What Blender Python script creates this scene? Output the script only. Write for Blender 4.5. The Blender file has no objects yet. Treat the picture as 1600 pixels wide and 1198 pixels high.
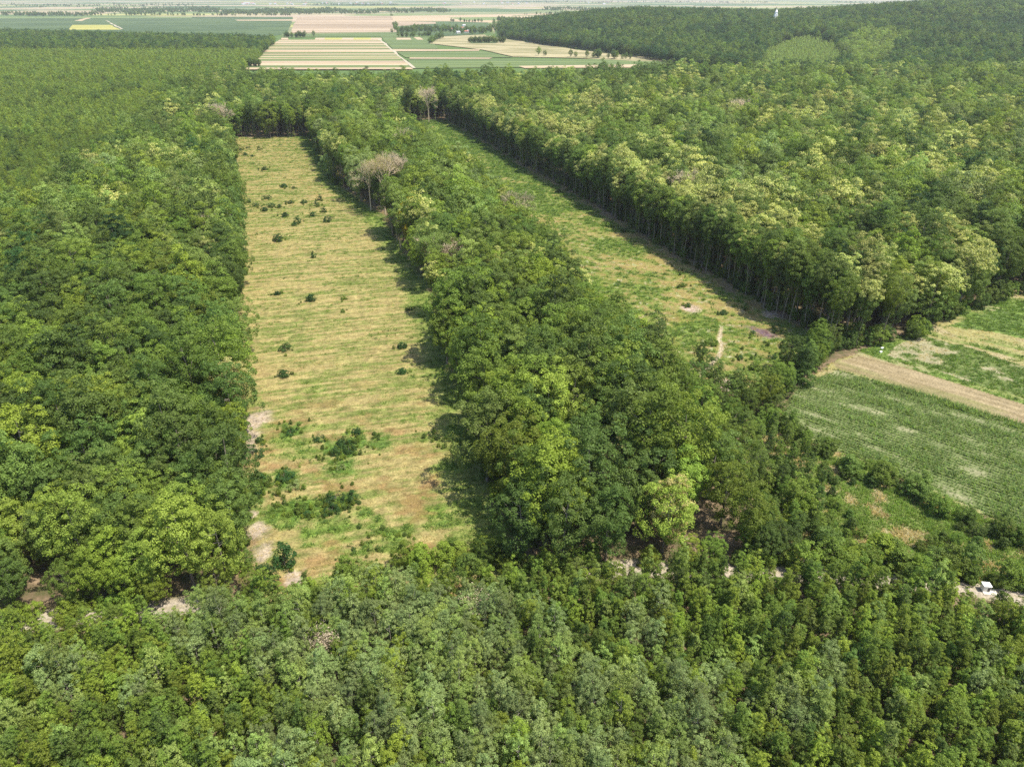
import bpy, math
import numpy as np
from mathutils import Vector

# ------------------------------------------------------------------ camera, sky, sun
scene = bpy.context.scene
COL = scene.collection
H = 110.0
PITCH = math.radians(28.81)
F = 1111.0
cam_d = bpy.data.cameras.new("camera"); cam = bpy.data.objects.new("camera", cam_d); COL.objects.link(cam)
cam_d.sensor_width = 36.0; cam_d.lens = 25.0
cam_d.clip_start = 0.5; cam_d.clip_end = 80000
cam.location = (0, 0, H); cam.rotation_euler = (math.pi/2-PITCH, 0, 0)
scene.camera = cam
SUN_EL = math.radians(66)
SAZ = math.radians(108)          # compass-like: 0 = +Y, 90 = +X
S = Vector((math.sin(SAZ)*math.cos(SUN_EL), math.cos(SAZ)*math.cos(SUN_EL), math.sin(SUN_EL)))
world = bpy.data.worlds.new("World"); scene.world = world; world.use_nodes = True
wn = world.node_tree; wn.nodes.clear()
wo = wn.nodes.new("ShaderNodeOutputWorld"); bg = wn.nodes.new("ShaderNodeBackground"); sk = wn.nodes.new("ShaderNodeTexSky")
sk.sky_type = 'NISHITA'; sk.sun_disc = False; sk.sun_elevation = SUN_EL; sk.sun_rotation = SAZ
sk.air_density = 1.0; sk.dust_density = 1.5; sk.ozone_density = 1.0
bg.inputs[1].default_value = 0.15
wn.links.new(sk.outputs[0], bg.inputs[0]); wn.links.new(bg.outputs[0], wo.inputs[0])
sun_d = bpy.data.lights.new("sun", 'SUN'); sun = bpy.data.objects.new("sun", sun_d); COL.objects.link(sun)
sun_d.energy = 4.8; sun_d.angle = math.radians(0.6); sun_d.color = (1.0, 0.93, 0.79)
sun.rotation_euler = S.to_track_quat('Z', 'Y').to_euler()
scene.view_settings.view_transform = 'Standard'; scene.view_settings.look = 'None'
scene.view_settings.gamma = 1.0; scene.view_settings.exposure = 0.70
scene.render.engine = 'CYCLES'
cy = scene.cycles
cy.max_bounces = 6; cy.diffuse_bounces = 3; cy.glossy_bounces = 1; cy.transmission_bounces = 2
cy.volume_bounces = 0; cy.transparent_max_bounces = 4
cy.use_denoising = False
cy.sample_clamp_indirect = 4.0

# ------------------------------------------------------------------ helpers
CP, SP = math.cos(PITCH), math.sin(PITCH)
def gp(px, py, z=0.0):
    """point of the world at height z that the photo shows at (px, py)"""
    a = (px-800)/F; b = (599-py)/F
    dy = CP+b*SP; dz = -SP+b*CP
    t = (z-H)/dz
    return (a*t, dy*t)
def proj(x, y, z):
    v = y*CP-(z-H)*SP
    u = y*SP+(z-H)*CP
    return 800+F*x/v, 599-F*u/v, v
R0 = np.random.RandomState(11)
def _h(ix, iy, seed):
    n = (ix*374761393+iy*668265263+seed*982451653) & 0xffffffff
    n = ((n ^ (n >> 13))*1274126177) & 0xffffffff
    return ((n ^ (n >> 16)) & 0xffff)/65535.0
def vnoise(x, y, sc, seed=0):
    x = np.asarray(x, float)/sc; y = np.asarray(y, float)/sc
    ix = np.floor(x).astype(np.int64); iy = np.floor(y).astype(np.int64)
    fx = x-ix; fy = y-iy; fx = fx*fx*(3-2*fx); fy = fy*fy*(3-2*fy)
    a = _h(ix, iy, seed); b = _h(ix+1, iy, seed); c = _h(ix, iy+1, seed); d = _h(ix+1, iy+1, seed)
    return (a*(1-fx)+b*fx)*(1-fy)+(c*(1-fx)+d*fx)*fy
def fbm(x, y, sc, seed=0, o=4):
    s = 0; w = 0.5; t = 0
    for i in range(o):
        s = s+w*vnoise(x, y, sc/2**i, seed+i*7); t += w; w *= .55
    return s/t
def sstep(a, b, x):
    t = np.clip((x-a)/(b-a), 0, 1); return t*t*(3-2*t)
def inpoly(x, y, P):
    x = np.asarray(x); y = np.asarray(y); r = np.zeros(np.broadcast(x, y).shape, bool)
    n = len(P)
    for i in range(n):
        x0, y0 = P[i]; x1, y1 = P[(i+1) % n]
        if y0 == y1: continue
        c = ((y0 > y) != (y1 > y)) & (x < (x1-x0)*(y-y0)/(y1-y0)+x0)
        r ^= c
    return r
def GP(pts, z=0): return [gp(a, b, z) for a, b in pts]

def mesh_np(name, V, Fq, mats, midx=None, smooth=False):
    """V (n,3); Fq list of arrays (m,k) of equal k"""
    me = bpy.data.meshes.new(name)
    Fq = [f for f in Fq if len(f)]
    nl = sum(f.size for f in Fq); nf = sum(len(f) for f in Fq)
    me.vertices.add(len(V)); me.vertices.foreach_set("co", np.asarray(V, np.float32).ravel())
    me.loops.add(nl); me.loops.foreach_set("vertex_index", np.concatenate([f.ravel() for f in Fq]).astype(np.int32))
    me.polygons.add(nf)
    tot = np.concatenate([np.full(len(f), f.shape[1]) for f in Fq]); st = np.concatenate([[0], np.cumsum(tot)[:-1]])
    me.polygons.foreach_set("loop_start", st.astype(np.int32))
    try: me.polygons.foreach_set("loop_total", tot.astype(np.int32))
    except Exception: pass
    for m in mats: me.materials.append(m)
    if midx is not None: me.polygons.foreach_set("material_index", np.asarray(midx, np.int32))
    me.polygons.foreach_set("use_smooth", np.full(nf, smooth))
    me.update(calc_edges=True)
    return me
def obj(name, me, parent=None, link=True):
    o = bpy.data.objects.new(name, me)
    if link: COL.objects.link(o)
    if parent: o.parent = parent
    return o
def tag(o, label=None, cat=None, group=None, kind=None):
    if label: o["label"] = label
    if cat: o["category"] = cat
    if group: o["group"] = group
    if kind: o["kind"] = kind
    return o
def empty(name, loc, rz=0, sc=(1, 1, 1)):
    o = bpy.data.objects.new(name, None); COL.objects.link(o)
    o.location = loc; o.rotation_euler = (0, 0, rz); o.scale = sc; o.empty_display_size = .5
    return o

# ------------------------------------------------------------------ materials
def newmat(name):
    m = bpy.data.materials.new(name); m.use_nodes = True; nt = m.node_tree; nt.nodes.clear()
    out = nt.nodes.new("ShaderNodeOutputMaterial")
    return m, nt, out
def N(nt, t, **k):
    n = nt.nodes.new(t)
    for a, b in k.items(): setattr(n, a, b)
    return n
def leafmat(name, col, var=.32, hue=.012, trans=.38):
    m, nt, out = newmat(name); L = nt.links.new
    geo = N(nt, "ShaderNodeNewGeometry"); oi = N(nt, "ShaderNodeObjectInfo")
    hs = N(nt, "ShaderNodeHueSaturation"); hs.inputs['Color'].default_value = (*col, 1)
    a = N(nt, "ShaderNodeMapRange"); a.inputs[3].default_value = 1-var; a.inputs[4].default_value = 1+var; L(geo.outputs['Random Per Island'], a.inputs[0])
    b = N(nt, "ShaderNodeMapRange"); b.inputs[3].default_value = .72; b.inputs[4].default_value = 1.42; L(oi.outputs['Random'], b.inputs[0])
    mu = N(nt, "ShaderNodeMath", operation='MULTIPLY'); L(a.outputs[0], mu.inputs[0]); L(b.outputs[0], mu.inputs[1]); L(mu.outputs[0], hs.inputs['Value'])
    w = N(nt, "ShaderNodeTexWhiteNoise", noise_dimensions='1D'); L(oi.outputs['Random'], w.inputs['W'])
    c = N(nt, "ShaderNodeMapRange"); c.inputs[3].default_value = .5-hue; c.inputs[4].default_value = .5+hue; L(w.outputs['Value'], c.inputs[0]); L(c.outputs[0], hs.inputs['Hue'])
    hs.inputs['Saturation'].default_value = 1.0
    p = N(nt, "ShaderNodeBsdfPrincipled"); p.inputs['Roughness'].default_value = .6; p.inputs['Specular IOR Level'].default_value = .25
    L(hs.outputs[0], p.inputs['Base Color'])
    t = N(nt, "ShaderNodeBsdfTranslucent")
    g = N(nt, "ShaderNodeMixRGB", blend_type='MULTIPLY'); g.inputs[0].default_value = 1; g.inputs[2].default_value = (1.25, 1.3, .6, 1); L(hs.outputs[0], g.inputs[1]); L(g.outputs[0], t.inputs[0])
    mx = N(nt, "ShaderNodeMixShader"); mx.inputs[0].default_value = trans; L(p.outputs[0], mx.inputs[1]); L(t.outputs[0], mx.inputs[2]); L(mx.outputs[0], out.inputs[0])
    return m
def barkmat(name, c1, c2, sc=2.0):
    m, nt, out = newmat(name); L = nt.links.new
    tc = N(nt, "ShaderNodeTexCoord"); mp = N(nt, "ShaderNodeMapping"); mp.inputs['Scale'].default_value = (1, 1, .2); L(tc.outputs['Object'], mp.inputs[0])
    no = N(nt, "ShaderNodeTexNoise"); no.inputs['Scale'].default_value = sc; no.inputs['Detail'].default_value = 4; L(mp.outputs[0], no.inputs[0])
    r = N(nt, "ShaderNodeMixRGB"); r.inputs[1].default_value = (*c1, 1); r.inputs[2].default_value = (*c2, 1); L(no.outputs[0], r.inputs[0])
    p = N(nt, "ShaderNodeBsdfPrincipled"); p.inputs['Roughness'].default_value = .85; L(r.outputs[0], p.inputs['Base Color']); L(p.outputs[0], out.inputs[0])
    return m
def plainmat(name, col, rough=.6, noise=.15, sc=3.0):
    m, nt, out = newmat(name); L = nt.links.new
    tc = N(nt, "ShaderNodeTexCoord"); no = N(nt, "ShaderNodeTexNoise"); no.inputs['Scale'].default_value = sc; no.inputs['Detail'].default_value = 5; L(tc.outputs['Object'], no.inputs[0])
    r = N(nt, "ShaderNodeMixRGB"); r.inputs[1].default_value = tuple(c*(1-noise) for c in col)+(1,); r.inputs[2].default_value = tuple(min(1, c*(1+noise)) for c in col)+(1,); L(no.outputs[0], r.inputs[0])
    p = N(nt, "ShaderNodeBsdfPrincipled"); p.inputs['Roughness'].default_value = rough; L(r.outputs[0], p.inputs['Base Color']); L(p.outputs[0], out.inputs[0])
    return m
def sheetmat(name):
    """albedo from the sheet's own colour attribute, broken up by fine noise"""
    m, nt, out = newmat(name); L = nt.links.new
    at = N(nt, "ShaderNodeAttribute", attribute_name="col")
    tc = N(nt, "ShaderNodeTexCoord")
    n1 = N(nt, "ShaderNodeTexNoise"); n1.inputs['Scale'].default_value = 1.7; n1.inputs['Detail'].default_value = 6; n1.inputs['Roughness'].default_value = .7; L(tc.outputs['Object'], n1.inputs[0])
    mr = N(nt, "ShaderNodeMapRange"); mr.inputs[1].default_value = .3; mr.inputs[2].default_value = .7; mr.inputs[3].default_value = .45; mr.inputs[4].default_value = 1.2; L(n1.outputs[0], mr.inputs[0])
    mu = N(nt, "ShaderNodeVectorMath", operation='SCALE'); L(at.outputs['Color'], mu.inputs[0]); L(mr.outputs[0], mu.inputs['Scale'])
    p = N(nt, "ShaderNodeBsdfPrincipled"); p.inputs['Roughness'].default_value = .95; p.inputs['Specular IOR Level'].default_value = .1
    L(mu.outputs[0], p.inputs['Base Color'])
    bp = N(nt, "ShaderNodeBump"); bp.inputs['Strength'].default_value = .8; bp.inputs['Distance'].default_value = .25; L(n1.outputs[0], bp.inputs['Height']); L(bp.outputs[0], p.inputs['Normal'])
    L(p.outputs[0], out.inputs[0])
    return m
def fieldmat(name, c1, c2, sx=.002, sy=.05, rot=0.0):
    """far crop field: long drill lines and patches"""
    m, nt, out = newmat(name); L = nt.links.new
    tc = N(nt, "ShaderNodeTexCoord"); mp = N(nt, "ShaderNodeMapping"); mp.inputs['Scale'].default_value = (sx, sy, 1); mp.inputs['Rotation'].default_value = (0, 0, rot); L(tc.outputs['Object'], mp.inputs[0])
    no = N(nt, "ShaderNodeTexNoise"); no.inputs['Scale'].default_value = 1; no.inputs['Detail'].default_value = 5; L(mp.outputs[0], no.inputs[0])
    mr = N(nt, "ShaderNodeMapRange"); mr.inputs[1].default_value = .4; mr.inputs[2].default_value = .6; mr.inputs[3].default_value = -.4; mr.inputs[4].default_value = 1.4; mr.clamp = False; L(no.outputs[0], mr.inputs[0])
    r = N(nt, "ShaderNodeMixRGB"); r.inputs[1].default_value = (*c1, 1); r.inputs[2].default_value = (*c2, 1); L(mr.outputs[0], r.inputs[0])
    p = N(nt, "ShaderNodeBsdfPrincipled"); p.inputs['Roughness'].default_value = .95; p.inputs['Specular IOR Level'].default_value = .1; L(r.outputs[0], p.inputs['Base Color']); L(p.outputs[0], out.inputs[0])
    return m

LM = {
 'dark':   leafmat("leaves_dark_green", (.094, .148, .029)),
 'green':  leafmat("leaves_mid_green", (.126, .188, .028)),
 'bright': leafmat("leaves_bright_green", (.172, .232, .028)),
 'lime':   leafmat("leaves_yellow_green", (.200, .275, .042)),
 'olive':  leafmat("leaves_olive_green", (.130, .188, .038)),
 'silver': leafmat("leaves_silvery_green", (.190, .248, .085)),
 'pale':   leafmat("leaves_pale_green", (.200, .270, .065)),
 'gold':   leafmat("leaves_golden", (.36, .30, .018)),
 'cream':  leafmat("leaves_cream", (.42, .39, .15)),
 'dry':    leafmat("twigs_dry", (.50, .42, .30), trans=.2),
 'bush':   leafmat("leaves_bush", (.042, .095, .022)),
}
BLOOM = leafmat("blossom_pale_yellow", (.38, .40, .13))
BARK = barkmat("bark_grey_brown", (.10, .08, .06), (.33, .29, .23))
BARKP = barkmat("bark_pale", (.30, .26, .21), (.48, .44, .38))
DEADW = barkmat("bleached_wood", (.50, .39, .26), (.66, .55, .39))
SHEET = sheetmat("ground_cover")

# ------------------------------------------------------------------ terrain
FOOT = [(-3000, 99999), (760, 99999), (780, 2150), (850, 1850), (920, 1680), (1000, 1500), (1075, 1330), (1150, 1170), (1200, 1110), (1400, 1080), (1700, 1070), (2300, 1060), (6000, 1060)]
TOPZ = [(760, 0), (800, 12), (850, 24), (890, 34), (950, 42), (1000, 47), (1050, 46), (1150, 43), (1210, 41), (1300, 47), (1400, 60), (1500, 70), (1600, 78), (2000, 88), (6000, 90)]
RIDGE = 2250.0
def terrain(x, y):
    x = np.asarray(x, float); y = np.asarray(y, float)
    s = 800+1268*x/np.maximum(y, 200.0)
    ft = np.interp(s, [a for a, b in FOOT], [min(b, 2240) for a, b in FOOT])
    top = np.interp(s, [a for a, b in TOPZ], [b for a, b in TOPZ])
    up = sstep(0, 1, (y-ft)/(RIDGE-ft+1))*.6+.4*np.clip((y-ft)/(RIDGE-ft+1), 0, 1)
    dn = 1-sstep(RIDGE+100, RIDGE+1500, y)
    fold = 1+.45*(vnoise(x, y, 330, 5)-.5)*sstep(0, .3, up)*sstep(1, .75, up)
    h = top*np.clip(up, 0, 1)*dn*fold
    h = np.where(s < 765, 0, h)
    far = sstep(9000, 16000, y)*sstep(-.1, -.5, x/np.maximum(y, 1))*60*(.5+vnoise(x, y, 3000, 9))
    return h+far
def patchwork():
    m, nt, out = newmat("ground_soil_and_plain"); L = nt.links.new
    tc = N(nt, "ShaderNodeTexCoord")
    # forest floor
    n1 = N(nt, "ShaderNodeTexNoise"); n1.inputs['Scale'].default_value = .25; n1.inputs['Detail'].default_value = 8; n1.inputs['Roughness'].default_value = .7; L(tc.outputs['Object'], n1.inputs[0])
    c1 = N(nt, "ShaderNodeValToRGB"); e = c1.color_ramp.elements; e[0].position = .35; e[0].color = (.055, .070, .022, 1); e[1].position = .68; e[1].color = (.26, .19, .125, 1)
    k = e.new(.5); k.color = (.13, .10, .06, 1); L(n1.outputs[0], c1.inputs[0])
    # patchwork of far fields
    mp = N(nt, "ShaderNodeMapping"); mp.inputs['Scale'].default_value = (1/900, 1/420, 1); mp.inputs['Rotation'].default_value = (0, 0, .12); L(tc.outputs['Object'], mp.inputs[0])
    vo = N(nt, "ShaderNodeTexVoronoi"); vo.distance = 'MINKOWSKI'; vo.inputs['Exponent'].default_value = 8; vo.inputs['Scale'].default_value = 1.0; vo.inputs['Randomness'].default_value = .85; L(mp.outputs[0], vo.inputs[0])
    sep = N(nt, "ShaderNodeSeparateColor"); L(vo.outputs['Color'], sep.inputs[0])
    c2 = N(nt, "ShaderNodeValToRGB"); c2.color_ramp.interpolation = 'CONSTANT'; e = c2.color_ramp.elements
    e[0].position = 0; e[0].color = (.08, .13, .05, 1); e[1].position = .22; e[1].color = (.16, .20, .08, 1)
    for p_, c_ in ((.38, (.30, .26, .16)), (.5, (.11, .16, .06)), (.62, (.34, .28, .18)), (.72, (.18, .20, .10)), (.84, (.27, .27, .10)), (.93, (.36, .29, .21))):
        k = e.new(p_); k.color = (*c_, 1)
    L(sep.outputs[0], c2.inputs[0])
    mp2 = N(nt, "ShaderNodeMapping"); mp2.inputs['Scale'].default_value = (1/500, 1/90, 1); L(tc.outputs['Object'], mp2.inputs[0])
    n2 = N(nt, "ShaderNodeTexNoise"); n2.inputs['Scale'].default_value = 1; n2.inputs['Detail'].default_value = 6; L(mp2.outputs[0], n2.inputs[0])
    mr = N(nt, "ShaderNodeMapRange"); mr.inputs[1].default_value = .3; mr.inputs[2].default_value = .7; mr.inputs[3].default_value = .7; mr.inputs[4].default_value = 1.3; L(n2.outputs[0], mr.inputs[0])
    ml = N(nt, "ShaderNodeVectorMath", operation='SCALE'); L(c2.outputs[0], ml.inputs[0]); L(mr.outputs[0], ml.inputs['Scale'])
    sx = N(nt, "ShaderNodeSeparateXYZ"); L(tc.outputs['Object'], sx.inputs[0])
    m3 = N(nt, "ShaderNodeMapRange"); m3.inputs[1].default_value = 2300; m3.inputs[2].default_value = 2500; L(sx.outputs['Y'], m3.inputs[0])
    # meadow between forest and far plain
    mg = N(nt, "ShaderNodeMapRange"); mg.inputs[1].default_value = 1000; mg.inputs[2].default_value = 1150; L(sx.outputs['Y'], mg.inputs[0])
    gx = N(nt, "ShaderNodeMixRGB"); gx.inputs[2].default_value = (.085, .135, .04, 1); L(mg.outputs[0], gx.inputs[0]); L(c1.outputs[0], gx.inputs[1])
    mx = N(nt, "ShaderNodeMixRGB"); L(m3.outputs[0], mx.inputs[0]); L(gx.outputs[0], mx.inputs[1]); L(ml.outputs[0], mx.inputs[2])
    p = N(nt, "ShaderNodeBsdfPrincipled"); p.inputs['Roughness'].default_value = .95; p.inputs['Specular IOR Level'].default_value = .1; L(mx.outputs[0], p.inputs['Base Color']); L(p.outputs[0], out.inputs[0])
    return m
def build_ground():
    ys = np.concatenate([np.arange(-600, 1100, 100), np.arange(1100, 3900, 40), np.arange(3900, 9000, 300), np.linspace(9000, 42000, 40)])
    xs = np.concatenate([-np.linspace(26000, 3000, 24), np.arange(-2900, -100, 200), np.arange(-100, 2400, 40), np.arange(2400, 3000, 150), np.linspace(3000, 26000, 24)])
    X, Y = np.meshgrid(xs, ys); Z = terrain(X, Y)
    V = np.stack([X.ravel(), Y.ravel(), Z.ravel()], 1); nx = len(xs); ny = len(ys)
    i = np.arange(nx-1)[None, :]+np.arange(ny-1)[:, None]*nx; i = i.ravel()
    f = np.stack([i, i+1, i+1+nx, i+nx], 1)
    tag(obj("ground", mesh_np("ground", V, [f], [patchwork()], smooth=True)), "flat ground and low wooded hills running out to the plain", kind="structure")
build_ground()

def sheet(name, P, res, colf, z=.01, label=None, kind="structure", bump=.0):
    P = np.array(P); x0, y0 = P.min(0); x1, y1 = P.max(0)
    xs = np.arange(x0-res, x1+res, res); ys = np.arange(y0-res, y1+res, res)
    X, Y = np.meshgrid(xs, ys); nx = len(xs)
    ox = X+(fbm(X, Y, 9, 3)-.5)*3.0; oy = Y+(fbm(X, Y, 9, 4)-.5)*3.0
    ins = inpoly(ox, oy, [tuple(p) for p in P])
    i = (np.arange(nx-1)[None, :]+np.arange(len(ys)-1)[:, None]*nx)
    keep = ins[:-1, :-1] & ins[1:, :-1] & ins[:-1, 1:] & ins[1:, 1:]
    i = i[keep]; f = np.stack([i, i+1, i+1+nx, i+nx], 1)
    used = np.unique(f); rm = np.full(X.size, -1); rm[used] = np.arange(len(used)); f = rm[f]
    x = X.ravel()[used]; y = Y.ravel()[used]
    zz = z+bump*fbm(x, y, 3.0, 8)
    me = mesh_np(name, np.stack([x, y, zz], 1), [f], [SHEET], smooth=True)
    c = np.ones((len(x), 4), np.float32); c[:, :3] = colf(x, y)
    at = me.attributes.new("col", 'FLOAT_COLOR', 'POINT'); at.data.foreach_set("color", c.ravel())
    o = obj(name, me); tag(o, label, kind=kind); return o
def lerp(a, b, t): return a*(1-t)[:, None]+np.array(b)[None, :]*t[:, None]

# ---- layout of the place
K = .348
def U(x, y): return x+K*y
TRK = [gp(*p) for p in ((-420, 1040), (-100, 985), (90, 967), (255, 952), (400, 935), (640, 908), (860, 893), (990, 888), (1230, 893), (1480, 912), (1560, 926), (1700, 948), (2000, 985))]
TX = [p[0] for p in TRK]; TY = [p[1] for p in TRK]
def ytrack(x): return np.interp(x, TX, TY)
UL0, UL1, UR0, UR1 = -17.0, 44.0, 132.0, 192.0
def yL0(x): return ytrack(x)+4
YL1, YR1 = 640.0, 728.0
RB = [gp(1095, 598), gp(1150, 622), gp(1200, 612), gp(1245, 560), gp(1292, 535)]
def ur0(y): return np.interp(y, [200, 230, 278, 340, 410, 525, 740], [113, 115, 119, 126, 131, 132, 133])
def ul0(y): return UL0-4*sstep(420, 600, np.asarray(y, float))
def ul1(y): return np.interp(y, [100, 138, 163, 200, 238, 287, 400, 440, 469, 545, 630, 700], [42, 43, 47, 52, 57, 63, 63, 55, 49, 51, 46, 46])
def edge_n(y, sd): return (vnoise(y, y*0, 24, sd)-.5)*8+(vnoise(y, y*0, 9, sd+1)-.5)*4
POLY_L = [(UL0-9-K*100, 100), (UL1+10-K*100, 100), (UL1+18-K*200, 200), (UL1+30-K*287, 287), (UL1+30-K*420, 420), (UL1+16-K*480, 480), (UL1+12-K*(YL1+8), YL1+8), (UL0-9-K*(YL1+8), YL1+8)]
POLY_R = [RB[0], RB[1], RB[2], RB[3], RB[4], (UR1+12-K*245, 245), (UR1+12-K*YR1, YR1+6), (UR0-2-K*YR1, YR1+6), (UR0-6-K*400, 400), (UR0-22-K*270, 270), (UR0-26-K*215, 215)]
FIELD = GP([(1212, 660), (1245, 600), (1305, 563), (1350, 545), (1430, 518), (1478, 494), (1555, 460), (1640, 440), (1800, 430), (2100, 600), (2100, 1050), (1760, 905), (1600, 838), (1480, 780), (1370, 733), (1270, 690)])
SCRUB = GP([(1170, 640), (1215, 662), (1270, 690), (1370, 733), (1480, 780), (1600, 838), (1760, 905), (1900, 960), (1700, 945), (1560, 918), (1480, 905), (1230, 885), (1190, 880), (1175, 760)])
YB = [gp(*p, 20) for p in ((-400, 500), (-60, 350), (60, 295), (150, 235), (190, 195), (237, 160), (272, 128), (344, 114))]
YOUNG = YB+[gp(430, 62, 10), gp(-400, 40, 10), (-6000, 2300), (-6000, 200)]
HILLYOUNG = [(0.315*1150, 1150), (.42*1150, 1150), (.425*1350, 1350), (.41*1500, 1500), (.38*1620, 1620), (.345*1600, 1600), (.32*1400, 1400)]
def inL(x, y): 
    u = U(x, y); return (u > ul0(y)+edge_n(y, 1)) & (u < ul1(y)+edge_n(y, 4)*.7) & (y > yL0(x)) & (y < YL1+(vnoise(x, x*0, 9, 3)-.5)*8)
def inR(x, y):
    u = U(x, y); base = (u > ur0(y)+edge_n(y, 6)*.6) & (u < UR1+edge_n(y, 9)*.5) & (y < YR1)
    return base & inpoly(x, y, POLY_R[:5]+[(400, 400), (400, 900), (-400, 900), (UR0-K*400, 400), (UR0-26-K*215, 215)])
def yfar(x, y):
    s = 800+1268*x/np.maximum(y, 1); return np.interp(s, [-500, 344, 450, 600, 900, 1000, 1075, 1150], [960, 985, 930, 945, 980, 1030, 1045, 1045])

def left_color(x, y):
    w = .97*x+.24*y; v = -.24*x+.97*y
    wob = (fbm(w, v, 30, 21)-.5)*7
    per = (np.sin(2*np.pi*(v+wob)/5.4)*.5+.5)*sstep(.3, .6, fbm(w/4, v, 14, 20))
    fine = fbm(w/7, v, 1.3, 23); pat = fbm(x, y, 26, 25); small = fbm(x, y, 2.2, 29)
    fine2 = fbm(w/14, v, .9, 24)
    g = np.clip(.20*per+1.1*(fine-.5)+1.9*(fine2-.5)+.45*(pat-.5)+.6*(small-.5)+.35, 0, 1)
    c = lerp(np.tile([.315, .262, .110], (len(x), 1)), (.165, .188, .052), sstep(.05, .85, g))
    near = sstep(240, 150, y)
    c = lerp(c, (.12, .21, .03), near*sstep(.5, .72, fbm(x, y, 9, 31)+.3*(small-.5))*.75)
    c = lerp(c, (.25, .135, .065), near*sstep(.52, .72, fbm(w/2, v, 5, 33)+.35*(small-.5))*.6)
    u = U(x, y)
    for qx, qy, r in ((385, 672, 6), (405, 655, 5), (372, 706, 5), (400, 828, 3), (402, 868, 3), (395, 805, 2), (372, 420, 3), (392, 215, 3), (455, 905, 2)):
        gx, gy = gp(qx, qy); c = lerp(c, (.40, .33, .26), sstep(r, r*.3, np.hypot(x-gx, (y-gy)*.7)+6*(fbm(x, y, 2.5, 65)-.5))*.9)
    for qx, qy, r in ((535, 728, 5), (548, 700, 6), (400, 760, 6), (385, 780, 6), (530, 788, 5), (462, 797, 5), (452, 672, 4), (440, 748, 5), (520, 700, 4), (590, 690, 4)):
        gx, gy = gp(qx, qy); c = lerp(c, (.085, .165, .028), sstep(r, r*.3, np.hypot(x-gx, (y-gy)*.8)+8*(fbm(x, y, 2.0, 66)-.5))*.85)
    c = lerp(c, (.15, .24, .04), sstep(14, 3, ul1(y)-u)*.6)
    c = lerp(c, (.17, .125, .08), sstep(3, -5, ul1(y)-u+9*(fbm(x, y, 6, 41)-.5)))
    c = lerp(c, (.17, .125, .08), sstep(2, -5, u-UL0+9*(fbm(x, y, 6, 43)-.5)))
    return c*(.50+1.0*fbm(x, y, 1.5, 39))[:, None]
DIRTP = [(gp(1078, 482), 5), (gp(1212, 492), 6), (gp(1135, 603), 7), (gp(1320, 540), 4)]
def seg_d(x, y, P):
    d = np.full(x.shape, 1e9)
    for (ax, ay), (bx, by) in zip(P[:-1], P[1:]):
        dx, dy = bx-ax, by-ay; t = np.clip(((x-ax)*dx+(y-ay)*dy)/(dx*dx+dy*dy), 0, 1)
        d = np.minimum(d, np.hypot(x-ax-t*dx, y-ay-t*dy))
    return d
PATHR = GP([(1127, 512), (1124, 530), (1128, 545), (1122, 558), (1105, 575), (1085, 592)])
def right_color(x, y):
    w = .9*x-.43*y; v = .43*x+.9*y
    fine = fbm(w/3, v, 2.2, 53); pat = fbm(x, y, 24, 55); small = fbm(x, y, 1.6, 59)
    g = np.clip(.8*(fine-.5)+1.2*(pat-.5)+.9*(small-.5)+.5+.25*sstep(300, 600, y), 0, 1)
    c = lerp(np.tile([.31, .25, .10], (len(x), 1)), (.15, .205, .042), sstep(.1, .7, g))
    c = lerp(c, (.135, .205, .035), sstep(.54, .78, fbm(x, y, 8, 61)+.4*(small-.5))*.35)
    c = lerp(c, (.26, .155, .06), sstep(.54, .74, fbm(w/2, v, 4, 63)+.4*(small-.5))*.35*sstep(500, 300, y))
    c = lerp(c, (.50, .45, .35), sstep(.66, .78, fbm(x, y, 1.4, 64))*.5)
    px, py = gp(1192, 520); c = lerp(c, (.15, .10, .12), sstep(5, 1.5, np.hypot((x-px)*1.0+(y-py)*.5, (y-py)*.6)+3*(small-.5)))
    for (qx, qy), r in DIRTP: c = lerp(c, (.44, .35, .29), sstep(r, r*.4, np.hypot(x-qx, y-qy)+5*(fbm(x, y, 3, 65)-.5)))
    c = lerp(c, (.48, .41, .29), sstep(.9, .45, seg_d(x, y, PATHR)))
    u = U(x, y)
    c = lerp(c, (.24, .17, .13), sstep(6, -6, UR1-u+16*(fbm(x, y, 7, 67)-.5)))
    return c*(.50+1.0*small)[:, None]
CORN = GP([(1205, 668), (1245, 605), (1308, 578), (1430, 612), (1600, 664), (1760, 712), (2100, 800), (2100, 1050), (1760, 905), (1600, 832), (1480, 775), (1370, 728), (1270, 686)])
BROWN = GP([(1308, 576), (1300, 566), (1345, 556), (1420, 576), (1500, 600), (1600, 632), (1760, 680), (2100, 770), (2100, 800), (1760, 712), (1600, 664), (1430, 612)])
SOY = GP([(1385, 556), (1400, 540), (1440, 524), (1520, 545), (1600, 573), (1700, 600), (1700, 655), (1600, 622), (1500, 592), (1440, 570)])
SOY2 = GP([(1480, 510), (1600, 470), (1800, 470), (1800, 520), (1600, 530), (1560, 520)])
def field_dir(x, y):
    ax, ay = gp(1310, 575); bx, by = gp(1600, 664); L = math.hypot(bx-ax, by-ay); dx, dy = (bx-ax)/L, (by-ay)/L
    return (x-ax)*dx+(y-ay)*dy, -(x-ax)*dy+(y-ay)*dx
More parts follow.
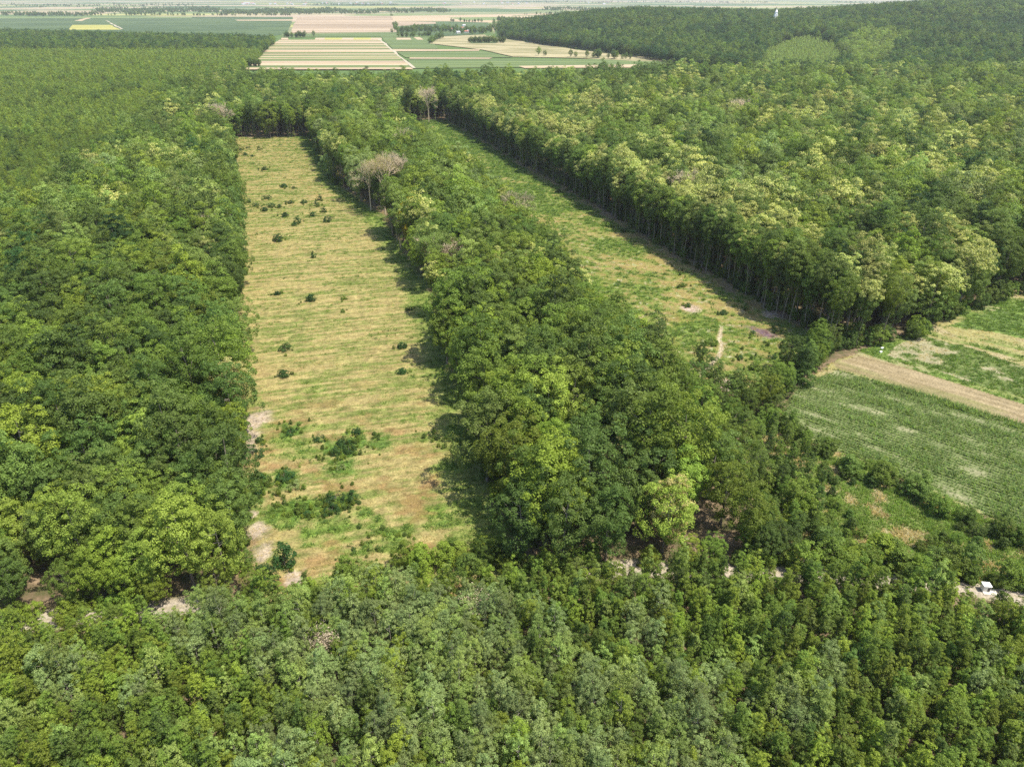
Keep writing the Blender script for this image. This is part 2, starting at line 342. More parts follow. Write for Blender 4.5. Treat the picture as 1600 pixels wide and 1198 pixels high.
def field_color(x, y):
    w, v = field_dir(x, y)
    small = fbm(x, y, 1.3, 71); str_ = fbm(w/14, v, 1.6, 73)
    c = np.tile([.30, .28, .12], (len(x), 1)); c = lerp(c, (.15, .22, .05), sstep(.4, .62, fbm(w/5, v, 9, 75)))
    c = lerp(c, (.36, .30, .19), sstep(.55, .72, fbm(w/3, v, 5, 77))*.7)
    rows = np.sin(v*2*np.pi/1.5)*.5+.5
    m = inpoly(x, y, CORN).astype(float); cc = lerp(np.tile([.15, .185, .07], (len(x), 1)), (.27, .27, .15), sstep(.64, .82, fbm(w/3, v, 3.2, 79)+.12*(rows-.5)))
    c = c*(1-m)[:, None]+cc*m[:, None]
    m = inpoly(x, y, BROWN).astype(float); cc = lerp(np.tile([.25, .20, .11], (len(x), 1)), (.34, .275, .165), sstep(.35, .65, str_)); cc = lerp(cc, (.19, .20, .07), sstep(.55, .75, fbm(w/9, v, 4, 81))*.6); cc = lerp(cc, (.17, .135, .075), (np.sin(v*2*np.pi/2.6)*.5+.5)*.35*sstep(.4, .6, fbm(w/12, v, 3, 85)))
    c = c*(1-m)[:, None]+cc*m[:, None]
    m = inpoly(x, y, SOY).astype(float); cc = lerp(np.tile([.135, .175, .055], (len(x), 1)), (.30, .28, .17), sstep(.52, .70, fbm(w/1.5, v, 3.2, 83)+.25*sstep(24, -2, w-8))); cc = lerp(cc, (.4, .36, .26), sstep(.7, .3, np.abs(v-17-.02*w))*.6)
    c = c*(1-m)[:, None]+cc*m[:, None]
    m = inpoly(x, y, SOY2).astype(float); cc = lerp(np.tile([.105, .155, .045], (len(x), 1)), (.18, .26, .06), sstep(.4, .65, str_))
    c = c*(1-m)[:, None]+cc*m[:, None]
    return c*(.75+.5*small)[:, None]
def scrub_color(x, y):
    c = lerp(np.tile([.17, .205, .06], (len(x), 1)), (.27, .24, .13), sstep(.46, .70, fbm(x, y, 4, 91)+.3*(fbm(x, y, 1.3, 93)-.5)))
    return c*(.7+.6*fbm(x, y, 1.3, 93))[:, None]
sheet("clearing_grass", POLY_L, .6, left_color, .012, "straw and green mown grass of the long left clearing", bump=.18)
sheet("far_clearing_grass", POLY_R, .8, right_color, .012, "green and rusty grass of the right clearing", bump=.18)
sheet("field", FIELD, .8, field_color, .012, "farm field with corn, stubble and green crop strips at the right", bump=.12)
sheet("scrubland_grass", SCRUB, .8, scrub_color, .008, "rough grass under the scrub at the right of the track", bump=.15)
def track():
    xs = np.arange(-170, 215, 1.0); V = []; C = []
    offs = np.array([-3.2, -2.2, -1.2, -.7, 0, .7, 1.2, 2.2, 3.2])
    for x in xs:
        y = ytrack(x); wv = (vnoise(np.array([x]), np.array([0.]), 7, 2)[0]-.5)*.8
        for o_ in offs:
            V.append((x, y+o_+wv, .035))
            rut = abs(abs(o_)-1.2) < .1 or abs(abs(o_)-.7) < .1
            C.append((.40, .35, .28) if rut else ((.33, .29, .20) if abs(o_) < .1 else ((.36, .31, .23) if abs(o_) < 3 else (.20, .18, .09))))
    V = np.array(V); n = len(offs); i = (np.arange(n-1)[None, :]+np.arange(len(xs)-1)[:, None]*n).ravel()
    me = mesh_np("dirt_track", V, [np.stack([i, i+n, i+n+1, i+1], 1)], [SHEET], smooth=True)
    c = np.ones((len(V), 4), np.float32); c[:, :3] = np.array(C)*(.8+.4*fbm(V[:, 0], V[:, 1], 2, 7))[:, None]
    me.attributes.new("col", 'FLOAT_COLOR', 'POINT').data.foreach_set("color", c.ravel())
    tag(obj("dirt_track", me), "pale dirt track crossing between the plantation and the forest", kind="structure")
track()

# ---- far fields on the plain (flat polygons lying on the ground)
FM = {
 'wheat': fieldmat("wheat_field", (.32, .25, .155), (.40, .32, .215)),
 'green': fieldmat("green_crop", (.090, .128, .050), (.125, .165, .062)),
 'dgreen': fieldmat("dark_crop_cloud_shade", (.058, .092, .040), (.080, .118, .048), .004, .01),  # dark crop tone; on the left plain it also stands in for cloud shade
 'lgreen': fieldmat("light_green_crop", (.12, .17, .06), (.17, .21, .08)),
 'yellow': fieldmat("yellow_crop", (.27, .27, .07), (.34, .32, .10)),
 'brown': fieldmat("stubble_field", (.24, .185, .125), (.36, .285, .20), .0006, .012),
 'tan': fieldmat("dry_pasture", (.21, .195, .10), (.32, .28, .165), .01, .02),
 'road': fieldmat("farm_road", (.33, .30, .22), (.38, .34, .26)),
}
_lay = [0]
def farfield(px, m, name="field", label=None, zp=0):
    P0_ = GP(px); _lay[0] += 1; P = []
    rj = np.random.RandomState(_lay[0])
    for (ax, ay), (bx, by) in zip(P0_, P0_[1:]+P0_[:1]):
        L = math.hypot(bx-ax, by-ay); n = int(min(14, max(1, L//90)))
        for k in range(n):
            j = 0 if k == 0 else min(7, L*.01); P.append((ax+(bx-ax)*k/n+rj.uniform(-j, j)*.4, ay+(by-ay)*k/n+rj.uniform(-j, j)))
    z = .3+.03*_lay[0]
    me = mesh_np(name, [(x, y, z) for x, y in P], [np.arange(len(P))[None, :]], [FM[m]])
    o = obj(name, me); tag(o, label or "far crop field on the plain", kind="structure")
    if me.polygons[0].normal.z < 0: me.flip_normals()
farfield([(-300, 26), (458, 27), (450, 54), (420, 57), (-300, 50)], 'dgreen')  # cloud shadow over the left plain put into the field colour
farfield([(-300, 26.5), (300, 26.5), (300, 28.5), (-300, 30)], 'lgreen')
farfield([(113, 39.5), (172, 39.5), (190, 47), (108, 47)], 'yellow')
farfield([(116, 33), (135, 28.5), (142, 28.5), (128, 33.5)], 'wheat')
farfield([(164, 32.5), (167, 32.5), (193, 46), (189, 46)], 'road')
farfield([(367, 31.5), (460, 31), (459, 33), (372, 33)], 'wheat')
farfield([(464, 27), (612, 25.5), (620, 50.5), (454, 52)], 'brown')
farfield([(612, 25.5), (790, 23), (820, 28), (822, 37), (745, 35.5), (700, 34), (614, 34)], 'wheat')
farfield([(700, 28), (800, 27), (818, 33), (720, 32)], 'lgreen')
farfield([(614, 34), (680, 35), (688, 43), (617, 42)], 'brown')
farfield([(600, 26), (900, 21), (1000, 22), (1000, 24), (790, 24.5)], 'wheat')
farfield([(617, 42), (690, 37), (780, 38), (785, 52), (700, 57), (620, 53)], 'dgreen')
farfield([(440, 54), (622, 52), (640, 57.5), (440, 58.5)], 'green')
for a, b, m in ((440, 450, 'wheat'), (493, 508, 'wheat'), (508, 535, 'yellow'), (535, 553, 'wheat'), (553, 580, 'yellow'), (580, 596, 'wheat')):
    farfield([(a, 60), (b, 60), (b+1, 62.8), (a-1, 62.8)], m)
farfield([(594, 58), (686, 58), (675, 66), (686, 77.5), (614, 77.5)], 'green')
farfield([(619, 60), (641, 60), (643, 63), (620, 63)], 'wheat'); farfield([(646, 59), (656, 59), (662, 63), (652, 63)], 'wheat')
farfield([(613, 78), (750, 78.5), (748, 80.5), (617, 81)], 'wheat')
farfield([(619, 82), (754, 81), (802, 91), (634, 91)], 'green')
farfield([(640, 91.2), (770, 91.5), (764, 93.2), (640, 93)], 'wheat')
farfield([(636, 94), (1010, 93.5), (1060, 102), (900, 106), (647, 108)], 'green')
farfield([(640, 98), (900, 98.5), (900, 99.3), (641, 99)], 'lgreen')
farfield([(810, 104.5), (1000, 102), (1010, 107), (820, 108)], 'wheat')
farfield([(690, 58), (785, 54), (900, 79), (1075, 98), (1000, 97), (900, 92), (802, 90), (754, 79), (671, 69)], 'tan', "pasture", "dry tan pasture below the wooded hill")
farfield([(735, 66), (780, 66), (775, 69), (735, 69)], 'green')
farfield([(590, 62), (595, 62), (650, 108), (645, 108)], 'road', "farm_road", "pale farm road beside the striped fields")
rs = np.random.RandomState(4)
yy = 63.6; k = 0
while yy < 110:
    t = (yy-62)/50; hgt = (1.0+2.6*t)*rs.uniform(.55, 1.5); y2 = min(yy+hgt, 111)
    xl = lambda q: 439-(q-62)*1.54; xr = lambda q: 594+(q-62)*1.12
    m = ('wheat', 'green', 'brown', 'wheat', 'green', 'wheat', 'green', 'wheat', 'lgreen')[k % 9]
    if m in ('green', 'lgreen', 'yellow'): y2 = min(yy+hgt*.8, 111)
    farfield([(xl(yy), yy), (xr(yy)-3, yy-.4), (xr(y2)-3, y2-.4), (xl(y2), y2)], m, "field", "one of the striped wheat and green strips on the plain"); yy = y2; k += 1

# ------------------------------------------------------------------ tree builders
def unit(v): return v/np.maximum(np.linalg.norm(v, axis=-1, keepdims=True), 1e-6)
def leaves(rs, C, Nn, size, jit=.55, asp=.7):
    """quads of leaf clumps at C facing roughly Nn"""
    n = len(C); nn = unit(Nn+rs.normal(0, jit, (n, 3)))
    a = unit(np.cross(nn, unit(rs.normal(0, 1, (n, 3))))); b = np.cross(nn, a)
    s = (size*rs.uniform(.6, 1.3, n))[:, None]*.5
    V = np.stack([C-a*s-b*s*asp, C+a*s-b*s*asp*.5, C+a*s*.6+b*s*asp, C-a*s*.7+b*s*asp*.8], 1).reshape(-1, 3)
    return V
def crown(seed, r, z0, z1, nl, lr, per, size, shape='dome', bloom=0.0):
    rs = np.random.RandomState(seed); cz = (z0+z1)/2; hz = (z1-z0)/2
    d = unit(rs.normal(0, 1, (nl*6, 3)))
    # spread lobes evenly
    pts = [d[0]]
    for c in d[1:]:
        if min(np.sum((np.array(pts)-c)**2, 1)) > (1.75/math.sqrt(nl))**2*1.0: pts.append(c)
        if len(pts) >= nl: break
    d = np.array(pts); n = len(d)
    lump = 1+.30*np.sin(d[:, 0]*3.5+seed)*np.cos(d[:, 1]*4+seed*2)+.14*np.sin(d[:, 2]*6+d[:, 0]*5+seed)+rs.uniform(-.2, .15, n)
    C = d*lump[:, None]
    if shape == 'cone':
        zt = C[:, 2]; k = np.clip(1.0-.28*(zt+1)/2*1.3, .25, 1); C[:, 0] *= k; C[:, 1] *= k
    if shape == 'vase':
        zt = C[:, 2]; k = np.clip(.55+.45*(zt+1)/1.2, .4, 1); C[:, 0] *= k; C[:, 1] *= k
    C = C*np.array([r-lr*.6, r-lr*.6, hz-lr*.5])+np.array([0, 0, cz])
    inner = C[rs.permutation(n)[:n//4]]*np.array([.5, .5, 1])+np.array([0, 0, -.4]); 
    C = np.vstack([C, inner]); R = lr*rs.uniform(.65, 1.35, len(C))
    m = len(C)
    dd = unit(rs.normal(0, 1, (m*per, 3))); li = np.repeat(np.arange(m), per)
    out = unit((C[li]-np.array([0, 0, cz-hz*.3]))*np.array([1/r, 1/r, 1/hz]))
    dd = unit(dd+out*.75+np.array([0, 0, .25]))
    P = C[li]+dd*(R[li]*rs.uniform(.72, 1.12, m*per))[:, None]*np.array([1, 1, .8])
    V = leaves(rs, P, dd+np.array([0, 0, .25 if size > .45 else .35]), size, .36 if size > .45 else .5)
    V[:, 2] = np.maximum(V[:, 2], .05)
    mi = np.zeros(m*per, int)
    if bloom > 0:
        top = (C[li, 2] > cz+.05*hz) & (dd[:, 2] > .1)
        mi[top & (rs.rand(m*per) < bloom)] = 1
    return V, mi
def tube(pts, rad, n=6):
    pts = np.array(pts, float); V = []; Fc = []
    for i, p in enumerate(pts):
        d = pts[min(i+1, len(pts)-1)]-pts[max(i-1, 0)]; d = d/np.linalg.norm(d)
        a = np.cross(d, (0.3, .9, .1)); a /= np.linalg.norm(a); b = np.cross(d, a)
        for k in range(n):
            t = 2*math.pi*k/n; V.append(p+(a*math.cos(t)+b*math.sin(t))*rad[i])
    for i in range(len(pts)-1):
        for k in range(n): Fc.append((i*n+k, i*n+(k+1) % n, (i+1)*n+(k+1) % n, (i+1)*n+k))
    return np.array(V), np.array(Fc)
def trunk(seed, h, r0, z0, spread, nl=6, n=6, lean=.03):
    rs = np.random.RandomState(seed+500); Vs = []; Fs = []; off = 0
    def add(v, f):
        nonlocal off
        Vs.append(v); Fs.append(f+off); off += len(v)
    lx, ly = rs.uniform(-lean, lean, 2)*h
    ctr = lambda t: np.array([lx*t*t+.15*math.sin(t*5+seed), ly*t*t+.15*math.cos(t*4+seed), t*h*.86])
    ts = np.linspace(0, 1, 8); rr = [r0*(1.35 if t == 0 else 1)*(1-.8*t) for t in ts]
    add(*tube([ctr(t)-np.array([0, 0, .3 if t == 0 else 0]) for t in ts], rr, n))
    for k in range(nl):
        t = np.clip(z0/h+.05+rs.uniform(0, .5), .15, .85); a = rs.uniform(0, 6.28); s = ctr(t)
        L = spread*rs.uniform(.55, .9)*(1.1-t*.5); up = rs.uniform(.35, .9)*L
        e = s+np.array([math.cos(a)*L, math.sin(a)*L, up]); mid = (s+e)/2+np.array([0, 0, -.08*L])
        add(*tube([s, mid, e], [r0*.38*(1-t*.5), r0*.22, r0*.07], 4))
    return np.vstack(Vs), np.vstack(Fs)
def bare(seed, h, r, z0, levels=4, tw=.05):
    """leafless or half dead tree: limbs that fork into a fan of fine twigs"""
    rs = np.random.RandomState(seed+900); Vs = []; Fs = []; off = 0
    tips = []
    def add(v, f):
        nonlocal off
        Vs.append(v); Fs.append(f+off); off += len(v)
    add(*tube([(0, 0, -.3), (.1, 0, z0*.5), (.15, .1, z0)], [.42, .34, .28], 6))
    def rec(p, d, L, rad, lv):
        e = p+d*L; add(*tube([p, (p+e)/2+rs.normal(0, .04*L, 3), e], [rad, rad*.8, rad*.55], 4 if lv > 2 else 3))
        if lv == 0: tips.append(e); return
        for k in range(3 if lv > 1 else 5):
            nd = unit(d+rs.normal(0, .42, 3)+np.array([0, 0, .12])); rec(e if k else p+d*L*.7, nd, L*rs.uniform(.62, .82), max(rad*.55, tw), lv-1)
    for k in range(5):
        a = k*1.26+rs.uniform(-.3, .3); d = unit(np.array([math.cos(a)*r/(h-z0), math.sin(a)*r/(h-z0), 1])); rec(np.array([.15, .1, z0*(.9+.02*k)]), d, (h-z0)*.36, .16, levels)
    return np.vstack(Vs), np.vstack(Fs), np.array(tips)

def quadf(nv): return np.arange(nv).reshape(-1, 4)
class Proto: pass
def make_proto(seed, kind, lod=0):
    p = Proto(); rs = np.random.RandomState(seed*7+3)
    q = (1.0, .42, .16)[lod]; sz = (1.0, 1.6, 2.6)[lod]; bl = .85 if 'linden' in kind else 0
    if kind.startswith('low'):       # spreading forest tree, foliage almost to the ground
        r = rs.uniform(5.0, 7.2); h = rs.uniform(18, 23); z0 = h*.24
        v, mi = crown(seed, r, z0, h, int(rs.randint(125, 165)*(1 if lod == 0 else .5)), (1.08, 1.8, 2.2)[lod], int(80*q*(1 if lod == 0 else 1.8)), .34*sz, bloom=bl); p.r = r
        t = trunk(seed, h, .34, z0+2, r, 7)
    elif kind.startswith('tall'):    # slim bare stem with its crown at the top
        r = rs.uniform(3.8, 5.4); h = rs.uniform(25, 29); z0 = h*rs.uniform(.45, .58)
        v, mi = crown(seed, r, z0, h, int(100*(1 if lod == 0 else .5)), (1.1, 1.8, 2.2)[lod], int(72*q*(1 if lod == 0 else 1.8)), .34*sz, 'vase', bloom=bl); p.r = r
        m_ = int(rs.randint(3, 9)); zc = rs.uniform(h*.08, z0, m_); ac = rs.uniform(0, 6.28, m_); k_ = int(70*q)
        Cc = np.repeat(np.column_stack([np.cos(ac)*1.1, np.sin(ac)*1.1, zc]), k_, 0); dd = unit(rs.normal(0, 1, Cc.shape)); P_ = Cc+dd*rs.uniform(.4, 1.3, (len(Cc), 1))*np.array([1, 1, 1.2])
        v = np.vstack([v, leaves(rs, P_, dd+np.array([0, 0, .5]), .35*sz)]); mi = np.concatenate([mi, np.zeros(len(Cc), int)])
        t = trunk(seed, h, .27, z0-1, r, 7, lean=.09)
    elif kind.startswith('young'):   # plantation tree
        r = rs.uniform(1.3, 2.2); h = rs.uniform(6.6, 10.0); z0 = .8
        v, mi = crown(seed, r, z0, h, int(80*(1 if lod == 0 else .3)), (.40, .95, 1.2)[lod], int(44*q*(1 if lod == 0 else 2.0)), .18*sz, 'cone' if seed % 2 else 'dome'); p.r = r
        t = trunk(seed, h, .09, 1.5, r, 5, 5)
    elif kind.startswith('poplar'):
        r = rs.uniform(1.6, 2.3); h = rs.uniform(9.0, 11.5); z0 = 2.0
        v, mi = crown(seed, r, z0, h, 80, (.45, .95, 1.2)[lod], int(46*q), .17*sz, 'dome'); p.r = r
        t = trunk(seed, h*1.05, .11, 3, r, 9, 5)
    elif kind.startswith('bush'):
        r = rs.uniform(1.0, 1.6); h = rs.uniform(1.3, 2.5); z0 = 0.0
        v, mi = crown(seed, r, -.3, h, 22, .45, 46, .18*sz, 'cone' if rs.rand() < .5 else 'dome'); p.r = r
        t = trunk(seed, h, .05, .3, r, 5, 4)
    elif kind.startswith('hedge'):
        r = rs.uniform(2.2, 3.0); h = rs.uniform(4.0, 5.6); z0 = 0.0
        v, mi = crown(seed, r, .1, h, 46, .7, 80, .24*sz, 'cone' if rs.rand() < .4 else 'dome'); p.r = r
        t = trunk(seed, h, .1, .6, r, 6, 5)
    p.h = h; p.V = v; p.mi = mi; p.tV, p.tF = t; p.kind = kind
    return p
def leafmesh(p, mats, name="crown"): return mesh_np(name, p.V, [quadf(len(p.V))], mats, p.mi)
def trunkmesh(p, mat, name="trunk"): return mesh_np(name, p.tV, [p.tF], [mat], smooth=True)
def fullobj(p, mats, name):
    bk = BARKP if p.kind.startswith('poplar') or (p.kind.startswith('tall') and len(p.V) % 7 == 0) else BARK
    V = np.vstack([p.V, p.tV]); f1 = quadf(len(p.V)); f2 = p.tF+len(p.V)
    mi = np.concatenate([p.mi, np.full(len(f2), 2)])
    return obj(name, mesh_np(name, V, [f1, f2], [mats[0], mats[1], bk], mi), link=False)

KINDS = {'low': 8, 'tall': 6, 'young': 7, 'poplar': 6, 'bush': 6, 'hedge': 4, 'lowlinden': 3, 'talllinden': 3}
P0 = {k: [make_proto(10+i+31*j, k, 0) for i in range(n)] for j, (k, n) in enumerate(KINDS.items())}
P1 = {k: [make_proto(10+i+31*j, k, 1) for i in range(min(n, 4))] for j, (k, n) in enumerate(KINDS.items()) if k not in ('bush', 'hedge')}
P2 = {k: [make_proto(10+i+31*j, k, 2) for i in range(3)] for j, (k, n) in enumerate(KINDS.items()) if k in ('low', 'young', 'lowlinden')}

# ------------------------------------------------------------------ scatter for what is past counting
def gn_scatter(name, pts, z, idx, rot, scl, protos, label, cat=None):
    """pts (n,2); protos: objects not in the scene; one object of kind stuff"""
    coll = bpy.data.collections.new(name+"_sources")
    for i, o in enumerate(protos): o.name = "src%s_%03d" % (name[:12], i); coll.objects.link(o)
    n = len(pts); me = bpy.data.meshes.new(name); me.vertices.add(n)
    me.vertices.foreach_set("co", np.column_stack([pts, z]).astype(np.float32).ravel())
    me.attributes.new("idx", 'INT', 'POINT').data.foreach_set("value", np.asarray(idx, np.int32))
    me.attributes.new("rot", 'FLOAT_VECTOR', 'POINT').data.foreach_set("vector", np.asarray(rot, np.float32).ravel())
    me.attributes.new("scl", 'FLOAT_VECTOR', 'POINT').data.foreach_set("vector", np.asarray(scl, np.float32).ravel())
    o = obj(name, me); tag(o, label, cat, kind="stuff")
    g = bpy.data.node_groups.new(name+"_scatter", 'GeometryNodeTree')
    g.interface.new_socket("Geometry", in_out='INPUT', socket_type='NodeSocketGeometry'); g.interface.new_socket("Geometry", in_out='OUTPUT', socket_type='NodeSocketGeometry')
    gi = g.nodes.new('NodeGroupInput'); go = g.nodes.new('NodeGroupOutput')
    ci = g.nodes.new('GeometryNodeCollectionInfo'); ci.inputs[0].default_value = coll; ci.inputs['Separate Children'].default_value = True; ci.inputs['Reset Children'].default_value = True
    ip = g.nodes.new('GeometryNodeInstanceOnPoints'); ip.inputs['Pick Instance'].default_value = True
    def na(nm, t):
        a = g.nodes.new('GeometryNodeInputNamedAttribute'); a.data_type = t; a.inputs[0].default_value = nm; return a.outputs[0]
    g.links.new(gi.outputs[0], ip.inputs['Points']); g.links.new(ci.outputs[0], ip.inputs['Instance'])
    g.links.new(na("idx", 'INT'), ip.inputs['Instance Index']); g.links.new(na("rot", 'FLOAT_VECTOR'), ip.inputs['Rotation']); g.links.new(na("scl", 'FLOAT_VECTOR'), ip.inputs['Scale'])
    g.links.new(ip.outputs[0], go.inputs[0])
    md = o.modifiers.new("scatter", 'NODES'); md.node_group = g
    return o

def hexgrid(x0, x1, y0, y1, s, jit, seed):
    rs = np.random.RandomState(seed)
    xs = np.arange(x0, x1, s); ys = np.arange(y0, y1, s*.866); X, Y = np.meshgrid(xs, ys)
    X = X+(np.arange(len(ys)) % 2)[:, None]*s/2
    X = X.ravel()+rs.uniform(-jit, jit, X.size)*s; Y = Y.ravel()+rs.uniform(-jit, jit, Y.size)*s
    return X, Y
def visible(x, y, z, mx=60, top=-30, bot=1300):
    px, py, v = proj(x, y, z); return (v > 5) & (px > -mx) & (px < 1600+mx) & (py > top) & (py < bot)

SPEC = []     # candidates for single trees: dicts
class T: pass
def add_tree(reg, kind, sp, x, y, sc, z=0.0, key=False, rs=R0, look=None, name=None):
    t = T(); t.reg = reg; t.kind = kind; t.sp = sp; t.x = x; t.y = y; t.s = sc; t.z = z; t.key = key; t.i = rs.randint(len(P0[kind])); t.rz = rs.uniform(0, 6.28); t.look = look; t.name = name
    t.sz = sc*rs.uniform(.9, 1.15); px, py, v = proj(x, y, 10*sc); t.px, t.py, t.v = float(px), float(py), float(v)
    SPEC.append(t); return t

# ---- mature forest
def forest_mask(x, y):
    yt = ytrack(x); m = (y > yt+5) & (y < yfar(x, y))
    m &= ~inL(x, y) & ~inR(x, y) & ~inpoly(x, y, FIELD) & ~inpoly(x, y, SCRUB) & ~inpoly(x, y, YOUNG)
    # rank trees stand back from the lower end of the right clearing
    return m
KEYSPOT = []   # (x, y, radius) kept free for hand-placed trees
def key_tree(kind, sp, px, py, sc, look, zfoot=0.0, name=None, reg='key', clear=4.0, at_top=None):
    if at_top is not None: x, y = gp(px, py, at_top)
    else: x, y = gp(px, py, 0)
    KEYSPOT.append((x, y, clear)); return add_tree(reg, kind, sp, x, y, sc, key=True, look=look, name=name)
key_tree('low', 'lime', 305, 915, 1.0, 'broad yellow-green tree at the near left corner of the left clearing', clear=8)
key_tree('low', 'lime', 245, 930, .74, 'smaller yellow-green tree tucked against the broad one by the track', clear=5)
key_tree('low', 'lime', 358, 915, .78, 'lower lime green tree leaning into the left clearing by the track', clear=5)
key_tree('low', 'gold', 640, 318, 1.12, 'golden yellow tree on the right edge of the left clearing', clear=8, at_top=21)
key_tree('low', 'bright', 655, 372, .95, 'yellowish green tree below the golden one', clear=5, at_top=16)
key_tree('low', 'pale', 705, 425, 1.1, 'pale fresh green tree beside the silvery dying tree', clear=7, at_top=20)
key_tree('low', 'silver', 558, 250, 1.25, 'silvery round tree left of the half dead grey tree', clear=7, at_top=24)
key_tree('low', 'cream', 356, 580, .95, 'cream and yellow tree on the left edge of the left clearing', clear=7, at_top=17)
key_tree('low', 'cream', 972, 688, .95, 'cream flowering tree standing between dark oaks near the track', clear=7, at_top=18)
key_tree('low', 'cream', 1052, 738, .85, 'pale blossoming tree next to the lime trees near the track', clear=7, at_top=19)
key_tree('low', 'lime', 1035, 862, .85, 'lime green tree at the front corner of the middle strip', clear=6)
key_tree('low', 'lime', 1062, 808, .85, 'lime green tree right behind the front corner one', clear=5)
key_tree('low', 'lime', 1090, 760, .7, 'lime green tree beside the pale blossoming one', clear=5)
key_tree('low', 'bright', 1160, 862, .80, 'fresh bright green tree at the right front of the middle strip', clear=5)
key_tree('low', 'bright', 1125, 820, .85, 'bright green tree behind the fresh one at the right front', clear=5)
key_tree('low', 'bright', 805, 690, 1.1, 'bright rounded oak bulging over the left clearing shadow', clear=7, at_top=19)
key_tree('low', 'bright', 745, 515, 1.1, 'bright green tree on the middle strip edge above the dark oaks', clear=6, at_top=15)
key_tree('low', 'bright', 350, 530, 1.0, 'bright yellow-green tree halfway along the left clearing edge', clear=7, at_top=18)
key_tree('low', 'lime', 850, 340, 1.0, 'yellow-green tree in the middle strip below the right clearing', clear=6, at_top=22)
key_tree('low', 'dark', 1108, 600, .45, 'small dark round tree alone at the foot of the right clearing', clear=4)
key_tree('low', 'dark', 1092, 572, .38, 'small dark tree standing by the footpath in the right clearing', clear=3)
key_tree('low', 'dark', 880, 880, .98, 'large dark oak at the front end of the middle strip', clear=6)
key_tree('low', 'dark', 815, 872, .9, 'dark oak at the front left corner of the middle strip', clear=5)
key_tree('low', 'dark', 945, 878, .85, 'dark oak left of the lime green corner tree', clear=5)
DEAD = [(596, 262, 26), (617, 256, 25), (574, 268, 22), (677, 385, 18), (703, 395, 16)]
for px, py, q in DEAD:
    bx, by = gp(px, py, q); L = math.hypot(bx, by)
    for d, rad in ((0, 4.5), (9, 6.5), (18, 7)): KEYSPOT.append((bx*(1-d/L), by*(1-d/L), rad))
CANOPY_X = [(430, 1040), (475, 1050), (550, 1062), (600, 1050), (640, 1105), (700, 1185), (900, 1190)]
def low_corner(x, y):
    """the middle strip stays low round the foot of the right clearing"""
    px, py, v = proj(x, y, 18); return (U(x, y) > 75) & (y < 285) & (U(x, y) < 190) & (px > np.interp(py, [a for a, b in CANOPY_X], [b for a, b in CANOPY_X])-18) & (py > 440)
def place_forest():
    rs = np.random.RandomState(77)
    out = []
    X, Y = hexgrid(-420, 900, 95, 480, 7.5, .34, 5)
    X2, Y2 = hexgrid(-800, 1300, 480, 900, 9.0, .32, 6)
    X3, Y3 = hexgrid(-1000, 1700, 900, 1400, 10.5, .32, 7)
    X = np.concatenate([X, X2, X3]); Y = np.concatenate([Y, Y2, Y3])
    m = forest_mask(X, Y)
    for kx, ky, r in KEYSPOT: m &= np.hypot(X-kx, Y-ky) > r
    m &= visible(X, Y, 12, 260, -40, 1400) & ~low_corner(X, Y)
    return X[m], Y[m]
FX, FY = place_forest()
rsf = np.random.RandomState(8)
n1 = fbm(FX, FY, 60, 101); n2 = fbm(FX, FY, 35, 103); n3 = vnoise(FX, FY, 18, 105)
UU = U(FX, FY)
for i in range(len(FX)):
    x, y, u = float(FX[i]), float(FY[i]), float(UU[i]); a = rsf.rand()
    reg = 'left' if u < UL0+6 and y < 660 else ('middle' if u < UR0+6 and y < 700 else ('right' if u >= UR0 and y < 760 else 'far'))
    if reg == 'middle' and y > 640: reg = 'far'
    # colour by stand
    near = y < 250 and reg in ('left', 'middle')
    if near: sp = 'dark' if a < .34 else ('green' if a < .68 else ('bright' if a < .88 else 'olive' if a < .97 else 'lime'))
    elif reg == 'left': sp = ('bush' if a < .06 else 'dark' if a < .26 else 'green' if a < .5 else 'olive' if a < .66 else 'bright' if a < .88 else 'pale')
    elif reg == 'middle': sp = ('dark' if a < .07 else 'green' if a < .30 else 'bright' if a < .66 else 'olive' if a < .84 else 'pale' if a < .94 else 'lime')
    elif reg == 'right': sp = ('bush' if a < .07 else 'dark' if a < .18 else 'green' if a < .40 else 'olive' if a < .66 else 'bright' if a < .92 else 'pale')
    else: sp = ('bush' if a < .08 else 'dark' if a < .28 else 'green' if a < .5 else 'olive' if a < .72 else 'bright' if a < .9 else 'pale')
    if n3[i] > .8 and y > 350: sp = 'silver' if rsf.rand() < .4 else 'pale'
    if n1[i] > .64 and not near: sp = 'dark' if rsf.rand() < .7 else 'green'
    kind = 'low'
    lin = .0 if near else (.70*float(sstep(.46, .60, n2[i])) if reg == 'right' else .22*float(sstep(.45, .6, n2[i])))
    edge = False
    if reg == 'right' and u < UR1+30: kind = 'tall'; edge = u < UR1+14
    if reg == 'middle' and (ul1(y)-2 < u < ul1(y)+13) and y > 235: kind = 'tall'
    if reg == 'far' and y < 672 and UL0-10 < u < UL1+20: kind = 'tall'
    if reg == 'far' and y > 950 and 905 < 800+1268*x/y < 1065: sp = 'dark'
    if rsf.rand() < lin: kind += 'linden'; sp = 'olive'
    sc = rsf.choice([rsf.uniform(.68, .9), rsf.uniform(.9, 1.1), rsf.uniform(1.05, 1.28)], p=[.3, .45, .25])
    if kind.startswith('tall'): sc = rsf.uniform(.82, 1.08)
    elif reg in ('middle', 'right', 'far'): sc *= 1.08
    if reg == 'left' and y < 135: sc *= .85
    if kind.startswith('tall') and reg == 'middle' and rsf.rand() < .18: continue
    if reg == 'middle' and u > ur0(y)-16: sc = min(sc, 1.0)
    add_tree(reg, kind, sp, x, y, sc, rs=rsf)
